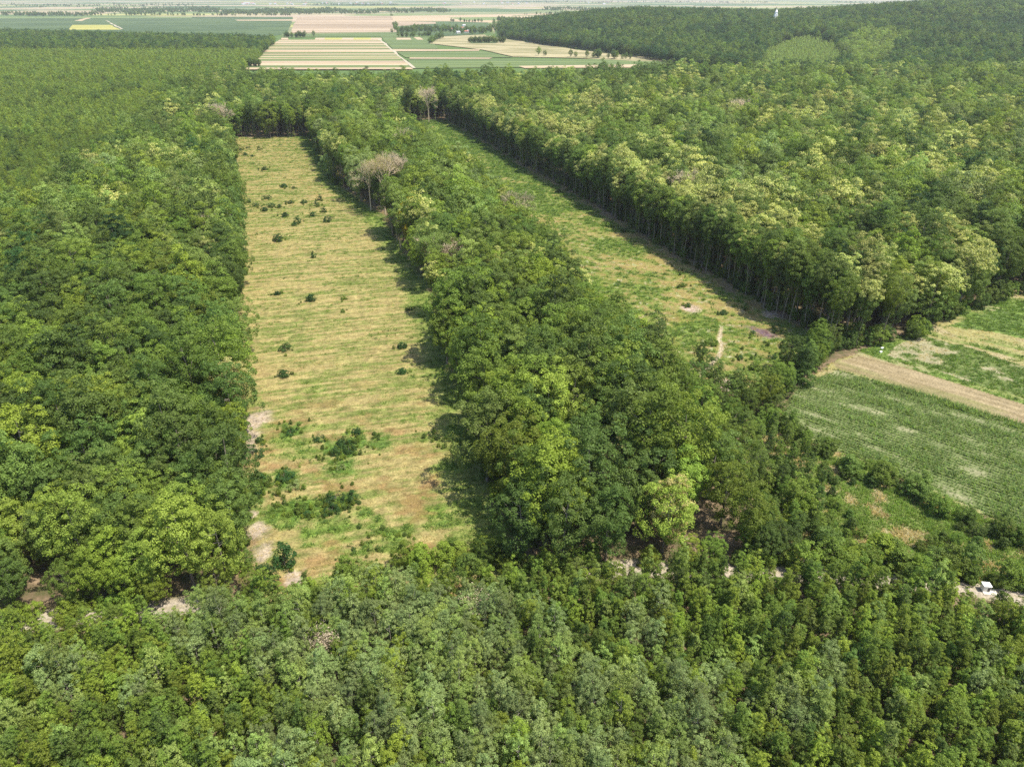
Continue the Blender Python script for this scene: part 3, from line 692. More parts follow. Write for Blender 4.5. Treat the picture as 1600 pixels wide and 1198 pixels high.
# close rank of bare stems along the clearing edges
for (u0, ya, yb, st) in ((UR1+1.5, 232, 735, 5.2), (UR1+6, 236, 740, 5.5), (UR1+11, 240, 740, 6.5), (UL1+2.5, 250, 650, 8.5)):
    y = ya
    while y < yb:
        y += st*rsf.choice([rsf.uniform(.35, .7), rsf.uniform(.8, 2.0)]); u = (u0 if u0 > 100 else float(ul1(y))+2.5)+float(edge_n(np.array([y]), 9)[0])*.5+rsf.uniform(-2.2, 2.2); x = u-K*y
        sp = ['dark', 'green', 'olive', 'green'][rsf.randint(4)]; kd = 'talllinden' if rsf.rand() < .3 else 'tall'
        if any(math.hypot(x-a, y-b) < c for a, b, c in KEYSPOT): continue
        add_tree('right' if u0 > 100 else 'middle', kd, 'olive' if 'linden' in kd else sp, x, y, rsf.uniform(.80, 1.02), rs=rsf)
for k in range(26):
    x = -255+k*3.4+rsf.uniform(-1, 1); y = 645+rsf.uniform(-3, 6); add_tree('far', 'tall', ['dark', 'green', 'bright'][rsf.randint(3)], x, y, rsf.uniform(.8, 1.05), rs=rsf)

# ---- hand placed low growth joining edges: bushy young forest trees at the front
FRONT = [(160, 942, 'bright', .62), (205, 940, 'bright', .5), (120, 948, 'green', .5), (30, 955, 'dark', .6), (345, 938, 'lime', .42), (395, 925, 'bright', .3), (380, 800, 'bright', .3), (250, 945, 'bright', .42), (700, 885, 'bright', .3), (850, 892, 'bright', .32), (900, 890, 'lime', .28), (1075, 885, 'bright', .35), (1110, 885, 'green', .4), (1190, 880, 'dark', .5), (1215, 870, 'dark', .5), (760, 885, 'green', .35)]
for px, py, sp, sc in FRONT: key_tree('low', sp, px, py, sc, None, clear=0, reg='front')

mature = [t for t in SPEC]
vis = [t for t in mature if -30 < t.px < 1630 and 0 < t.py < 1225]
vis.sort(key=lambda t: (-1e9 if t.key else 0)-t.s*(1 if t.kind.startswith('low') else .85)/t.v)
single = vis[:300]; sset = set(id(t) for t in single)
rest = [t for t in mature if id(t) not in sset]

MESH_C = {}; MESH_T = {}
def copy_meshes(kind, i):
    k = (kind, i)
    if k not in MESH_C:
        MESH_C[k] = leafmesh(P0[kind][i], [LM['green'], BLOOM]); MESH_T[k] = trunkmesh(P0[kind][i], BARKP if kind == 'poplar' or (kind.startswith('tall') and i % 5 == 0) else BARK)
    return MESH_C[k], MESH_T[k]
SPN = {'dark': 'dark green', 'green': 'mid green', 'bright': 'bright green', 'lime': 'lime green', 'olive': 'olive green', 'silver': 'silvery grey-green', 'pale': 'pale green', 'gold': 'golden', 'cream': 'cream', 'bush': 'deep green'}
ORD = "first second third fourth fifth sixth seventh eighth ninth tenth eleventh twelfth thirteenth fourteenth fifteenth sixteenth seventeenth eighteenth nineteenth twentieth".split()
def ordn(i):
    if i < 20: return ORD[i]
    return ('twenty-' if i < 29 else 'thirty-' if i >= 30 and i < 39 else 'forty-')+ORD[(i-20) % 10] if (i-20) % 10 != 9 else ('thirtieth' if i == 29 else 'fortieth')
def label_all(ts, where, noun, band=13.0):
    """each label: look, stand, row counted back from the track, place in that row from the left"""
    groups = {}
    for t in ts:
        if t.look: continue
        row = int(max(0, (t.y-float(ytrack(t.x)))//band)) if t.y > ytrack(t.x) else int((float(ytrack(t.x))-t.y)//band)
        groups.setdefault((t.reg, t.sp, t.kind.endswith('linden'), row), []).append(t)
    for (reg, sp, ld, row), g in groups.items():
        g.sort(key=lambda t: t.px)
        for i, t in enumerate(g):
            look = SPN[sp]+(' blossoming' if ld else '')
            n = noun(t) if callable(noun) else noun
            pos = '' if len(g) == 1 else (', leftmost' if i == 0 else (', rightmost' if i == len(g)-1 else ', %s from left' % ordn(i)))
            t.look = "%s %s %s, %s row from track%s" % (look, n, where[reg], ordn(row), pos)
def emit(t, name, cat, group, crown_name='crown', stem_name='trunk'):
    e = empty(name, (t.x, t.y, t.z), t.rz, (t.s, t.s, t.sz))
    cm, tm = copy_meshes(t.kind, t.i)
    c = obj(crown_name, cm, e); c.material_slots[0].link = 'OBJECT'; c.material_slots[0].material = LM[t.sp]
    obj(stem_name, tm, e)
    tag(e, t.look, cat, group); return e
label_all(single, {'left': 'in left forest', 'middle': 'in middle strip', 'right': 'in right forest', 'far': 'beyond the clearings', 'front': 'beside the track', 'key': 'at edge'},
          lambda t: 'tall tree' if t.kind.startswith('tall') else ('low tree' if t.reg == 'front' else 'tree'))
GN_ = {'left': 'trees of the forest left of the clearing', 'middle': 'trees of the strip between the clearings', 'right': 'trees of the forest right of the clearings', 'far': 'trees beyond the clearings', 'front': 'low trees along the track', 'key': 'trees that stand out at the forest edges'}
for t in single: emit(t, t.name or ('linden_tree' if 'linden' in t.kind else 'forest_tree'), 'tree', GN_[t.reg])

def scatter_trees(name, ts, label, cat='tree'):
    keys = {}; protos = []; idx = []
    for t in ts:
        lod = 0 if t.v < 330 else 1
        if t.y > 950: lod = 2
        kd = t.kind
        if lod == 2: kd = 'lowlinden' if 'linden' in kd else ('young' if kd == 'young' else 'low')
        PP = (P0, P1, P2)[lod][kd]; i = t.i % len(PP); k = (lod, kd, i, t.sp)
        if k not in keys: keys[k] = len(protos); protos.append(fullobj(PP[i], [LM[t.sp], BLOOM], "t"))
        idx.append(keys[k])
    gn_scatter(name, np.array([(t.x, t.y) for t in ts]), np.array([t.z for t in ts]), idx, np.array([(0, 0, t.rz) for t in ts]), np.array([(t.s, t.s, t.sz) for t in ts]), protos, label, cat)
scatter_trees("forest", rest, "mixed mature forest filling the land around both clearings", None)

# ---- wooded hill, far forest at left: one mass each, seen only as texture
def mass(name, X, Y, spf, kindf, scf, label, seed, lodf):
    rs = np.random.RandomState(seed); Z = terrain(X, Y); keys = {}; protos = []; idx = []
    n1 = fbm(X, Y, 90, seed); SC = []
    for i in range(len(X)):
        kd = kindf(X[i], Y[i], rs); sp = spf(X[i], Y[i], rs, n1[i]); lod = lodf(X[i], Y[i])
        PP = (P0, P1, P2)[lod][kd]; j = rs.randint(len(PP)); k = (lod, kd, j, sp)
        if k not in keys: keys[k] = len(protos); protos.append(fullobj(PP[j], [LM[sp], BLOOM], "t"))
        idx.append(keys[k]); s = scf(X[i], Y[i], rs); SC.append((s, s, s*rs.uniform(.85, 1.1)))
    gn_scatter(name, np.column_stack([X, Y]), Z-.2, idx, np.column_stack([X*0, X*0, rs.uniform(0, 6.28, len(X))]), np.array(SC), protos, label)
X, Y = hexgrid(-100, 2300, 1040, 2500, 11.0, .33, 31)
s_ = 800+1268*X/Y; ft = np.interp(s_, [a for a, b in FOOT], [b for a, b in FOOT])
m = (Y > ft-6) & (s_ < 1800) & ~inpoly(X, Y, HILLYOUNG) & (Y > yfar(X, Y)-10)
X, Y = X[m], Y[m]
mass("hill_forest", X, Y, lambda x, y, r, n: ('pale' if r.rand() < .5 else 'bright' if r.rand() < .5 else 'olive') if (((y-1380)/240)**2+((x/y-.455)/.035)**2+1.2*(n-.5) < 1) else ('bush' if r.rand() < .55 else 'dark') if (n > .47 or r.rand() < .55) else ('green' if r.rand() < .7 else 'olive'), lambda x, y, r: 'low', lambda x, y, r: r.uniform(.8, 1.15), "dense forest covering the hill at the upper right", 41, lambda x, y: 2)  # mostly dark leaves: cloud shade on the hill put into the colour
X, Y = hexgrid(300, 720, 1100, 1700, 5.5, .3, 33); m = inpoly(X+(fbm(X, Y, 90, 5)-.5)*110, Y+(fbm(X, Y, 90, 6)-.5)*200, HILLYOUNG); X, Y = X[m], Y[m]
mass("hillside_young_stand", X, Y, lambda x, y, r, n: 'pale', lambda x, y, r: 'young', lambda x, y, r: r.uniform(1.0, 1.3), "pale young stand in a gap of the hill forest", 43, lambda x, y: 2)
Xa, Ya = hexgrid(-640, -150, 200, 620, 3.2, .3, 35); Xb, Yb = hexgrid(-1100, -250, 620, 1000, 3.5, .3, 36); Xc, Yc = hexgrid(-1900, -400, 1000, 1560, 4.8, .3, 37)
X = np.concatenate([Xa, Xb, Xc]); Y = np.concatenate([Ya, Yb, Yc]); m = inpoly(X, Y, YOUNG) & visible(X, Y, 6, 150, -40, 1300); X, Y = X[m], Y[m]
mass("young_forest", X, Y, lambda x, y, r, n: (lambda a: ('bright' if a < .55 else 'green' if a < .75 else 'olive' if a < .86 else 'dark' if a < .94 else 'pale') if n < .55 else ('green' if a < .42 else 'bright' if a < .80 else 'olive'))(r.rand()), lambda x, y, r: 'young',
     lambda x, y, r: r.uniform(.68, 1.25)*(1 if y < 620 else 1.1 if y < 1000 else 1.45), "fine textured young forest filling the upper left", 45, lambda x, y: 1 if y < 620 else 2)
XY_ = (X, Y)
X, Y = hexgrid(-2100, -400, 1540, 2330, 11.0, .33, 38); m = inpoly(X, Y, YOUNG) & visible(X, Y, 6, 150, -40, 1300); X, Y = X[m], Y[m]
def loose_dark():
    rs = np.random.RandomState(71); m = (rs.rand(len(XY_[0])) < .010+.07*sstep(.6, .7, fbm(XY_[0], XY_[1], 120, 73))); x, y = XY_[0][m], XY_[1][m]
    mass("older_trees_in_young_forest", x, y, lambda x, y, r, n: 'dark' if r.rand() < .6 else 'green', lambda x, y, r: 'low', lambda x, y, r: r.uniform(.4, .75), "darker older trees standing among the young forest at upper left", 48, lambda x, y: 1 if y < 620 else 2)
loose_dark()
def darkbelt():
    mass("dark_far_forest", X, Y, lambda x, y, r, n: ('bush' if r.rand() < .5 else 'dark') if r.rand() < .7 or y > 2150 else 'green', lambda x, y, r: 'low', lambda x, y, r: r.uniform(.7, 1.0), "dark forest belt closing the upper left against the fields", 47, lambda x, y: 2)
darkbelt()
# tree belt along the right border of the far left forest
A = [gp(430, 64, 8), gp(400, 80, 8), gp(372, 97, 8), (-345, 1010)]
# distant woods and field trees
def woods():
    rs = np.random.RandomState(61); xs = []; ys = []
    blobs = [((150, 345), (14, 24), 900), ((350, 520), (17, 24), 700), ((400, 700), (15, 22), 900), ((0, 150), (21, 26), 250), ((850, 1050), (13, 19), 500), ((620, 790), (45, 54), 240), ((780, 870), (33, 42), 300), ((1300, 1420), (4, 5), 120), ((480, 620), (8, 9.5), 150), ((800, 1200), (3, 6), 300), ((0, 300), (7, 12), 250)]
    for (a, b), (c, d), n in blobs:
        px = rs.uniform(a, b, n); py = c+(d-c)*(rs.beta(2, 2, n)); py += (vnoise(px, px*0, 30, 3)-.5)*(d-c)*.6
        for p, q in zip(px, py): 
            g = gp(p, max(q, 1.5)); xs.append(g[0]+rs.normal(0, 12)); ys.append(g[1]+rs.normal(0, 15))
    rows = [((440, 59), (492, 59), 22), ((0, 25), (460, 25.5), 120), ((612, 25.5), (620, 50), 14), ((820, 24), (1000, 19), 60), ((735, 68), (790, 68), 40), ((690, 60), (672, 69), 20), ((840, 88), (1000, 95), 18), ((620, 60), (690, 57), 20), ((760, 36), (700, 35), 14), ((362, 106), (408, 106), 26)]
    for (a, b), (c, d), n in rows:
        for k in range(n):
            t = rs.rand(); g = gp(a+(c-a)*t, b+(d-b)*t); xs.append(g[0]+rs.normal(0, 4)); ys.append(g[1]+rs.normal(0, 4))
    X = np.array(xs); Y = np.array(ys)
    mass("distant_woods", X, Y, lambda x, y, r, n: 'dark' if r.rand() < .8 else 'green', lambda x, y, r: 'low', lambda x, y, r: r.uniform(.45, .8), "small woods and tree lines scattered over the far plain", 49, lambda x, y: 2)
woods()

# ------------------------------------------------------------------ young plantation in front of the track
X, Y = hexgrid(-165, 175, 20, 125, 2.75, .36, 91)
m = (Y < ytrack(X)-3.6) & visible(X, Y, 4, 140, -50, 1420); X, Y = X[m], Y[m]
SIL = [GP([(440, 930), (560, 895), (720, 915), (850, 930), (890, 1000), (960, 1030), (1130, 1050), (1180, 1260), (320, 1260), (350, 1150), (450, 1060)], 8)]
SILC = [(gp(330, 965, 8), 7), (gp(390, 970, 8), 4), (gp(420, 1030, 8), 5), (gp(100, 1040, 8), 5), (gp(210, 1060, 8), 4), (gp(1030, 975, 8), 6), (gp(1290, 1040, 8), 3.5), (gp(1150, 1060, 8), 5), (gp(1240, 1090, 8), 5), (gp(1570, 1040, 8), 5), (gp(560, 920, 8), 6), (gp(1010, 905, 8), 3)]
rsp = np.random.RandomState(17); young = []
SPEC.clear()
for x, y in zip(X, Y):
    sil = inpoly(np.array([x]), np.array([y]), SIL[0])[0] and rsp.rand() < .68+.3*float(sstep(.36, .5, fbm(x, y, 12, 145)))
    for (cx, cy_), r in SILC: sil = sil or (math.hypot(x-cx, y-cy_) < r and rsp.rand() < .75)
    dt = float(ytrack(x))-y; a = rsp.rand(); nn = float(fbm(x, y, 14, 141))
    if sil: kind, sp, sc = 'poplar', ('silver' if a < .55 else 'pale' if a < .9 else 'bright'), rsp.uniform(.72, 1.08)
    else: kind, sp, sc = 'young', (('green' if a < .36 else 'bright' if a < .84 else 'lime' if a < .9 else 'pale') if nn < .5 else ('green' if a < .48 else 'dark' if a < .58 else 'bright' if a < .86 else 'olive' if a < .94 else 'pale')), rsp.uniform(.7, 1.15)
    pxt = 800+F*x/(y*CP+H*SP); opn = min(abs(pxt-985)/20, abs(pxt-1232)/12, abs(pxt-1575)/70 if pxt < 1575 else 0, abs(pxt-290)/26, abs(pxt-120)/35)
    if dt < 10 and opn < 1: sc *= .35+.045*dt
    elif dt < 6: sc *= .92
    if pxt > 1492 and dt < 9: continue
    t = add_tree('plant', kind, sp, float(x), float(y), sc, rs=rsp)
yt_ = list(SPEC); SPEC.clear()
vis = [t for t in yt_ if -20 < t.px < 1620 and t.py < 1240]; vis.sort(key=lambda t: -t.s*(1.15 if t.kind == 'poplar' else 1)/t.v)
ys_ = vis[:300]; sset = set(id(t) for t in ys_); yrest = [t for t in yt_ if id(t) not in sset]
label_all(ys_, {'plant': 'in near plantation'}, lambda t: 'poplar' if t.kind == 'poplar' else 'young tree', band=7.0)
for t in ys_: emit(t, 'young_poplar' if t.kind == 'poplar' else 'young_tree', 'young tree', 'young trees of the plantation in front of the track')
scatter_trees("plantation_growth", yrest, "dense young plantation growth in front of the track", None)

# ------------------------------------------------------------------ bushes and scrub
BL = [(435, 371, 1.7), (376, 388, 1.1), (490, 397, .9), (433, 455, .9), (487, 464, 1.3), (537, 462, .6), (536, 482, .6), (640, 479, .7), (447, 541, 1.1), (628, 538, 1.2), (443, 582, 1.35), (628, 577, 1.1), (396, 707, 1.5), (405, 685, .8), (403, 742, 1.2), (446, 742, 1.2), (404, 770, .8), (524, 778, 1.2), (552, 778, 1.0), (520, 795, 1.0), (447, 876, 1.7), (417, 905, 1.6), (500, 682, .8), (558, 671, .9), (538, 690, 1.0), (590, 677, .6), (545, 700, .9), (525, 705, .9), (455, 672, .7), (480, 800, .8), (467, 797, .6),
      (383, 237, 1.3), (376, 229, 1.0), (394, 239, .9), (405, 229, 1.0), (388, 226, .9), (414, 260, 1.3), (417, 305, 1.2), (444, 287, 1.5), (459, 289, .9), (387, 311, 1.2), (400, 316, 1.0), (424, 318, 1.2), (437, 319, 1.1), (413, 324, 1.2), (452, 312, 1.2), (475, 312, 1.3), (500, 307, 1.1), (495, 316, 1.0), (446, 333, 1.5), (466, 343, 1.3), (490, 332, 1.2), (507, 326, 1.0), (513, 340, 1.4), (377, 323, 1.5), (371, 318, 1.2), (460, 347, .9), (440, 745, .7)]
BR = [(1130, 486, 1.1), (1075, 474, .9), (1203, 480, 1.2), (1180, 574, 1.6), (1152, 590, 1.0), (1110, 533, 1.2), (1237, 528, 1.2), (1250, 529, 1.2), (1214, 515, .9), (1186, 466, .8), (1165, 478, .9), (1106, 409, 1.4), (1114, 413, 1.1), (1128, 425, 1.0), (1153, 446, 1.3), (1133, 427, 1.0), (1072, 407, 1.0), (1062, 390, 1.0), (1046, 373, 1.0), (1082, 391, 1.1), (952, 349, 1.1), (975, 357, 1.0), (998, 358, 1.0), (1066, 443, .9), (1176, 517, .7), (1156, 556, .7), (1206, 555, .8), (873, 296, 1.0), (888, 293, 1.0), (905, 289, 1.1), (920, 287, 1.3), (830, 243, 1.0), (845, 247, 1.2), (870, 256, 1.1), (1095, 560, .8)]
def bush(x, y, s, sp, reg, look=None): 
    t = add_tree(reg, 'bush', sp, x, y, s, rs=rsp, look=look); return t
for px, py, s in BL: bush(*gp(px, py+6), s*1.25, 'bush' if s > .6 else 'green', 'L')
for px, py, s in ((534, 728, .75), (460, 758, 1.0), (463, 750, .7)): bush(*gp(px, py+5), s, 'silver', 'L')
for px, py, s in BR: bush(*gp(px, py+5), s*1.2, 'green' if rsp.rand() < .5 else 'bush', 'R')
bl = list(SPEC); SPEC.clear()
label_all(bl, {'L': 'in left clearing', 'R': 'in right clearing'}, lambda t: 'small bush' if t.s < 1 else 'round bush', band=16.0)
for t in bl: emit(t, 'bush', 'bush', 'bushes scattered in the clearings', 'foliage', 'stem')
def hedge(P, st, smin, smax, sps, reg, wd=1.5, kind='hedge'):
    for (ax, ay), (bx, by) in zip(P[:-1], P[1:]):
        L = math.hypot(bx-ax, by-ay); n = max(1, int(L/st))
        for k in range(n):
            t = (k+rsp.uniform(.2, .8))/n; add_tree(reg, kind, sps[rsp.randint(len(sps))], ax+(bx-ax)*t+rsp.normal(0, wd), ay+(by-ay)*t+rsp.normal(0, wd), rsp.uniform(smin, smax), rs=rsp)
hedge(GP([(470, 925), (560, 905), (620, 890), (700, 880), (785, 885)]), 2.8, .7, 1.05, ['green', 'bright', 'dark', 'bright'], 'HL', 2.0)
hedge(GP([(660, 880), (790, 870)]), 3.5, .8, 1.1, ['bright', 'green', 'lime'], 'HL', 1.5)
hedge(GP([(800, 893), (958, 890)]), 3.0, .6, .95, ['bright', 'green', 'green'], 'HM', 1.2)
hedge(GP([(1012, 885), (1100, 884), (1225, 884)]), 2.8, .6, 1.0, ['bright', 'green', 'dark'], 'HM', 1.2)
hedge(GP([(150, 956), (230, 950)]), 3.2, .6, .9, ['bright', 'green', 'lime'], 'HW', 1.2)
hedge(GP([(1185, 628), (1225, 605), (1262, 575), (1300, 548), (1330, 540)]), 3.4, .75, 1.25, ['dark', 'green', 'dark'], 'HF', 1.6)
hedge(GP([(1330, 542), (1420, 525), (1475, 500), (1550, 468), (1620, 448)]), 5.0, .9, 1.5, ['green', 'bright', 'dark'], 'HE', 1.5)
hedge(GP([(1190, 650), (1255, 695), (1330, 735), (1420, 775), (1520, 820), (1600, 860), (1700, 905)]), 3.2, .7, 1.15, ['dark', 'green', 'olive', 'green'], 'HC', 1.6)
hedge(GP([(1220, 880), (1300, 885), (1400, 892), (1470, 898), (1530, 905)]), 3.0, .9, 1.3, ['green', 'bright', 'green'], 'HT', 1.6)
hedge(GP([(1545, 905), (1700, 930)]), 3.5, .8, 1.1, ['dark', 'green'], 'HT', 1.0)
hedge(GP([(1205, 760), (1230, 820), (1270, 860), (1390, 870), (1500, 880)]), 4.5, .9, 1.4, ['green', 'dark', 'bright'], 'HT', 2.5)
hedge(GP([(20, 968), (140, 955), (215, 950)]), 3.5, .6, .9, ['green', 'bright'], 'HW', 1.0)
hedge(GP([(375, 770), (385, 790)]), 3.0, .5, .7, ['bright'], 'HL', 1.5)
hl = list(SPEC); SPEC.clear()
label_all(hl, {'HL': 'below left clearing', 'HM': 'under middle strip', 'HF': 'between clearing and field', 'HE': 'along field forest edge', 'HC': 'between scrub and corn', 'HT': 'in trackside scrub', 'HW': 'at left trackside'}, lambda t: 'tall shrub' if t.s > 1.1 else 'shrub', band=9.0)
for t in hl: emit(t, 'shrub', 'shrub', 'shrubs of the hedges and scrub', 'foliage', 'stem')
# loose young trees in the scrub triangle
X, Y = hexgrid(30, 130, 100, 200, 4.4, .3, 95); m = inpoly(X, Y, SCRUB); X, Y = X[m], Y[m]
Xq, Yq = hexgrid(40, 140, 110, 280, 6.0, .33, 96); mq = low_corner(Xq, Yq) & (Yq > ytrack(Xq)+4) & ~inR(Xq, Yq) & ~inpoly(Xq, Yq, FIELD) & ~inpoly(Xq, Yq, SCRUB)
for x, y in zip(Xq[mq], Yq[mq]): add_tree('S', 'low', ['dark', 'olive', 'green', 'green', 'bright'][rsp.randint(5)], float(x), float(y), rsp.uniform(.38, .6), rs=rsp)
gap = gp(1385, 800)
for x, y in zip(X, Y):
    px, py, v = proj(x, y, 2)
    if math.hypot(x-gap[0], y-gap[1]) < 10 or px > 1420 and rsp.rand() < .5: continue
    big = px < 1290
    add_tree('S', 'young' if big else 'hedge', ['dark', 'olive', 'green', 'green'][rsp.randint(4)], float(x), float(y), rsp.uniform(.65, .95) if big else rsp.uniform(.35, .6), rs=rsp)
sl = list(SPEC); SPEC.clear()
label_all(sl, {'S': 'in trackside scrub triangle'}, lambda t: 'slender tree' if t.kind == 'young' else 'round tree' if t.kind == 'low' else 'low shrub', band=9.0)
for t in sl: emit(t, 'shrub' if t.kind == 'hedge' else 'scrub_tree', 'shrub' if t.kind == 'hedge' else 'small tree', 'growth of the scrub triangle', 'foliage' if t.kind == 'hedge' else 'crown', 'trunk')

# ------------------------------------------------------------------ dead and pale trees
def dead_tree(px, py, h, r, z0, seed, look, leafy=0.0, sp='dry', top=None, tw=.07):
    x, y = gp(px, py, 0) if top is None else gp(px, py, top)
    V, Fc, tips = bare(seed, h, r, z0, 4, tw)
    e = empty("dead_tree", (x, y, 0), seed)
    obj("branches", mesh_np("branches", V, [Fc], [DEADW], smooth=True), e)
    rs = np.random.RandomState(seed)
    n = int(len(tips)*(1.2+7*leafy)); C = tips[rs.randint(len(tips), size=n)]+rs.normal(0, .5, (n, 3))
    LV = leaves(rs, C, np.tile([0, 0, 1.0], (n, 1)), .34, 1.0, .5)
    obj("sparse_foliage", mesh_np("sparse_foliage", LV, [quadf(len(LV))], [LM[sp]]), e)
    tag(e, look, "dead tree", "dead and dying trees")
dead_tree(596, 262, 33, 7, 15, 1, "half dead grey tree with bare pale trunk on the left clearing's right edge", .8, 'cream', top=26)
dead_tree(617, 256, 31, 6.5, 15, 2, "brown leafless tree just right of the half dead grey tree", .5, 'dry', top=25)
dead_tree(574, 268, 28, 4.5, 13, 7, "thin bare tree left of the half dead grey tree", .5, 'silver', top=22)
dead_tree(677, 385, 24, 7, 8, 3, "pale silvery dying tree with forked white limbs by the clearing", 6.0, 'pale', top=18)
dead_tree(703, 395, 21, 4, 9, 4, "pinkish bare tree right of the pale silvery dying tree", .8, 'dry', top=16)
dead_tree(322, 345, 22, 5, 12, 5, "bare twiggy crown on the left clearing's left edge", .1, top=18)
dead_tree(808, 312, 26, 6, 12, 6, "greyish thinning tree amid the middle strip", 1.0, 'silver', top=21)
dead_tree(668, 150, 32, 6, 14, 8, "bare pale tree at the far end of the right clearing", .1, top=24)
dead_tree(1157, 164, 31, 9, 14, 9, "wide bare grey tree in the right forest", 0, top=24)
dead_tree(1072, 278, 31, 6, 14, 10, "bare pinkish tree in the right forest near the clearing edge", .1, top=26)
dead_tree(345, 172, 31, 5, 14, 11, "bare pinkish tree left of the left clearing's far end", .1, top=26)
dead_tree(502, 990, 8, 1.5, 3, 12, "small brown withered tree in the near plantation", .3, 'dry', top=8, tw=.03)
dead_tree(745, 938, 8, 2.2, 3, 14, "brownish thinning young tree at the plantation edge", .15, 'dry', top=7, tw=.03)
dead_tree(630, 215, 31, 6, 14, 13, "pale thin tree in the far part of the middle strip", .5, 'silver', top=24)
# ------------------------------------------------------------------ low growth: grass tufts, corn
def tuft(seed, n, h, w, mat, spread=.25):
    rs = np.random.RandomState(seed); V = []
    for k in range(n):
        a = rs.uniform(0, 6.28); r = rs.uniform(0, spread); b = np.array([math.cos(a)*r, math.sin(a)*r, 0]); t = a+rs.uniform(-1, 1)
        s = np.array([-math.sin(t), math.cos(t), 0])*w*rs.uniform(.6, 1.2)*.5; tip = b+np.array([math.cos(t)*h*.5, math.sin(t)*h*.5, h*rs.uniform(.5, 1)])
        V += [b-s, b+s, tip+s*.35, tip-s*.35]
    V = np.array(V); return obj("tuft", mesh_np("tuft", V, [quadf(len(V))], [mat]), link=False)
GS = leafmat("grass_straw", (.42, .34, .15)); GG = leafmat("grass_green", (.15, .23, .04)); GD = leafmat("weeds_green", (.105, .175, .035)); GR = leafmat("weeds_rust", (.26, .12, .05))
CORNM = leafmat("corn_leaves", (.150, .215, .062)); 
def grass(name, P, n, colf, maskf, seed, label, smax=1.0):
    rs = np.random.RandomState(seed); P = np.array(P); x0, y0 = P.min(0); x1, y1 = P.max(0)
    # more tufts near the camera than far away
    y = y0+(y1-y0)*rs.rand(n*4)**1.6; x = rs.uniform(x0, x1, n*4); m = maskf(x, y); x = x[m][:n]; y = y[m][:n]
    c = colf(x, y); gr = (c[:, 1]/(c[:, 0]+.01)); rt = c[:, 1]/(c[:, 0]+.01)
    idx = np.where(gr > 1.15, 4, np.where(gr > .92, 2, 0))+rs.randint(0, 2, len(x)); idx = np.where(rt < .62, 6, idx)
    dn = fbm(x, y, 9, 200+seed); idx = np.where((dn > .68) & (rs.rand(len(x)) < .12), 5, idx)
    s = rs.uniform(.5, 1.45, len(x))*smax*(1+np.clip((y-200)/400, 0, 1)*.7); 
    pr = [tuft(1, 12, .28, .10, GS, .45), tuft(2, 12, .22, .12, GS, .5), tuft(3, 12, .3, .10, GG, .45), tuft(4, 14, .35, .12, GG, .45), tuft(5, 14, .4, .14, GG, .45), tuft(6, 18, .5, .16, GD, .5), tuft(7, 12, .3, .12, GR, .45)]
    gn_scatter(name, np.column_stack([x, y]), x*0, idx, np.column_stack([x*0, x*0, rs.uniform(0, 6.28, len(x))]), np.column_stack([s, s, s*rs.uniform(.6, 1.2, len(x))]), pr, label)
grass("clearing_grass_tufts", POLY_L, 60000, left_color, lambda x, y: inpoly(x, y, POLY_L) & (y > ytrack(x)+3), 5, "mown straw and green grass of the left clearing")
grass("right_clearing_weeds", POLY_R, 45000, right_color, lambda x, y: inpoly(x, y, POLY_R), 6, "weeds and grass of the right clearing", 1.1)
grass("field_weeds", FIELD, 26000, field_color, lambda x, y: inpoly(x, y, FIELD) & ~inpoly(x, y, CORN) & ~inpoly(x, y, BROWN) & visible(x, y, 0, 60), 7, "low green crop and dry grass beyond the stubble strip", 1.0)
grass("scrub_grass", SCRUB, 14000, scrub_color, lambda x, y: inpoly(x, y, SCRUB), 8, "rough grass between the scrub shrubs", 1.6)
def corn():
    rs = np.random.RandomState(3); ax, ay = gp(1310, 575); bx, by = gp(1600, 664); L = math.hypot(bx-ax, by-ay); dx, dy = (bx-ax)/L, (by-ay)/L
    X = []; Y = []; Sc = []
    W, V = np.meshgrid(np.arange(-60, 150, .55), np.arange(-95, 6, 1.35)); W = W.ravel()+rs.uniform(-.15, .15, W.size); V = V.ravel()+rs.uniform(-.1, .1, V.size)
    x = ax+dx*W-dy*V; y = ay+dy*W+dx*V; m = inpoly(x, y, CORN) & visible(x, y, 0, 60); x, y, W, V = x[m], y[m], W[m], V[m]
    bare_ = fbm(W/3, V, 3.2, 79); m = (bare_ < .66) | (rs.rand(len(x)) < .6); x, y, V, W, b2 = x[m], y[m], V[m], W[m], bare_[m]
    pr = [tuft(20+i, 11, 1.05, .2, CORNM if i < 3 else GG, .12) for i in range(4)]
    s = rs.uniform(.75, 1.15, len(x))*np.clip(1.5-b2*1.3, .5, 1.2)*np.where(V > -4, 1.35, 1); idx = rs.choice([0, 1, 2, 3], len(x), p=[.31, .31, .3, .08])
    gn_scatter("corn_crop", np.column_stack([x, y]), x*0, idx, np.column_stack([x*0, x*0, rs.uniform(0, 6.28, len(x))]), np.column_stack([s, s, s]), pr, "rows of green corn on the near field at the right")
corn()
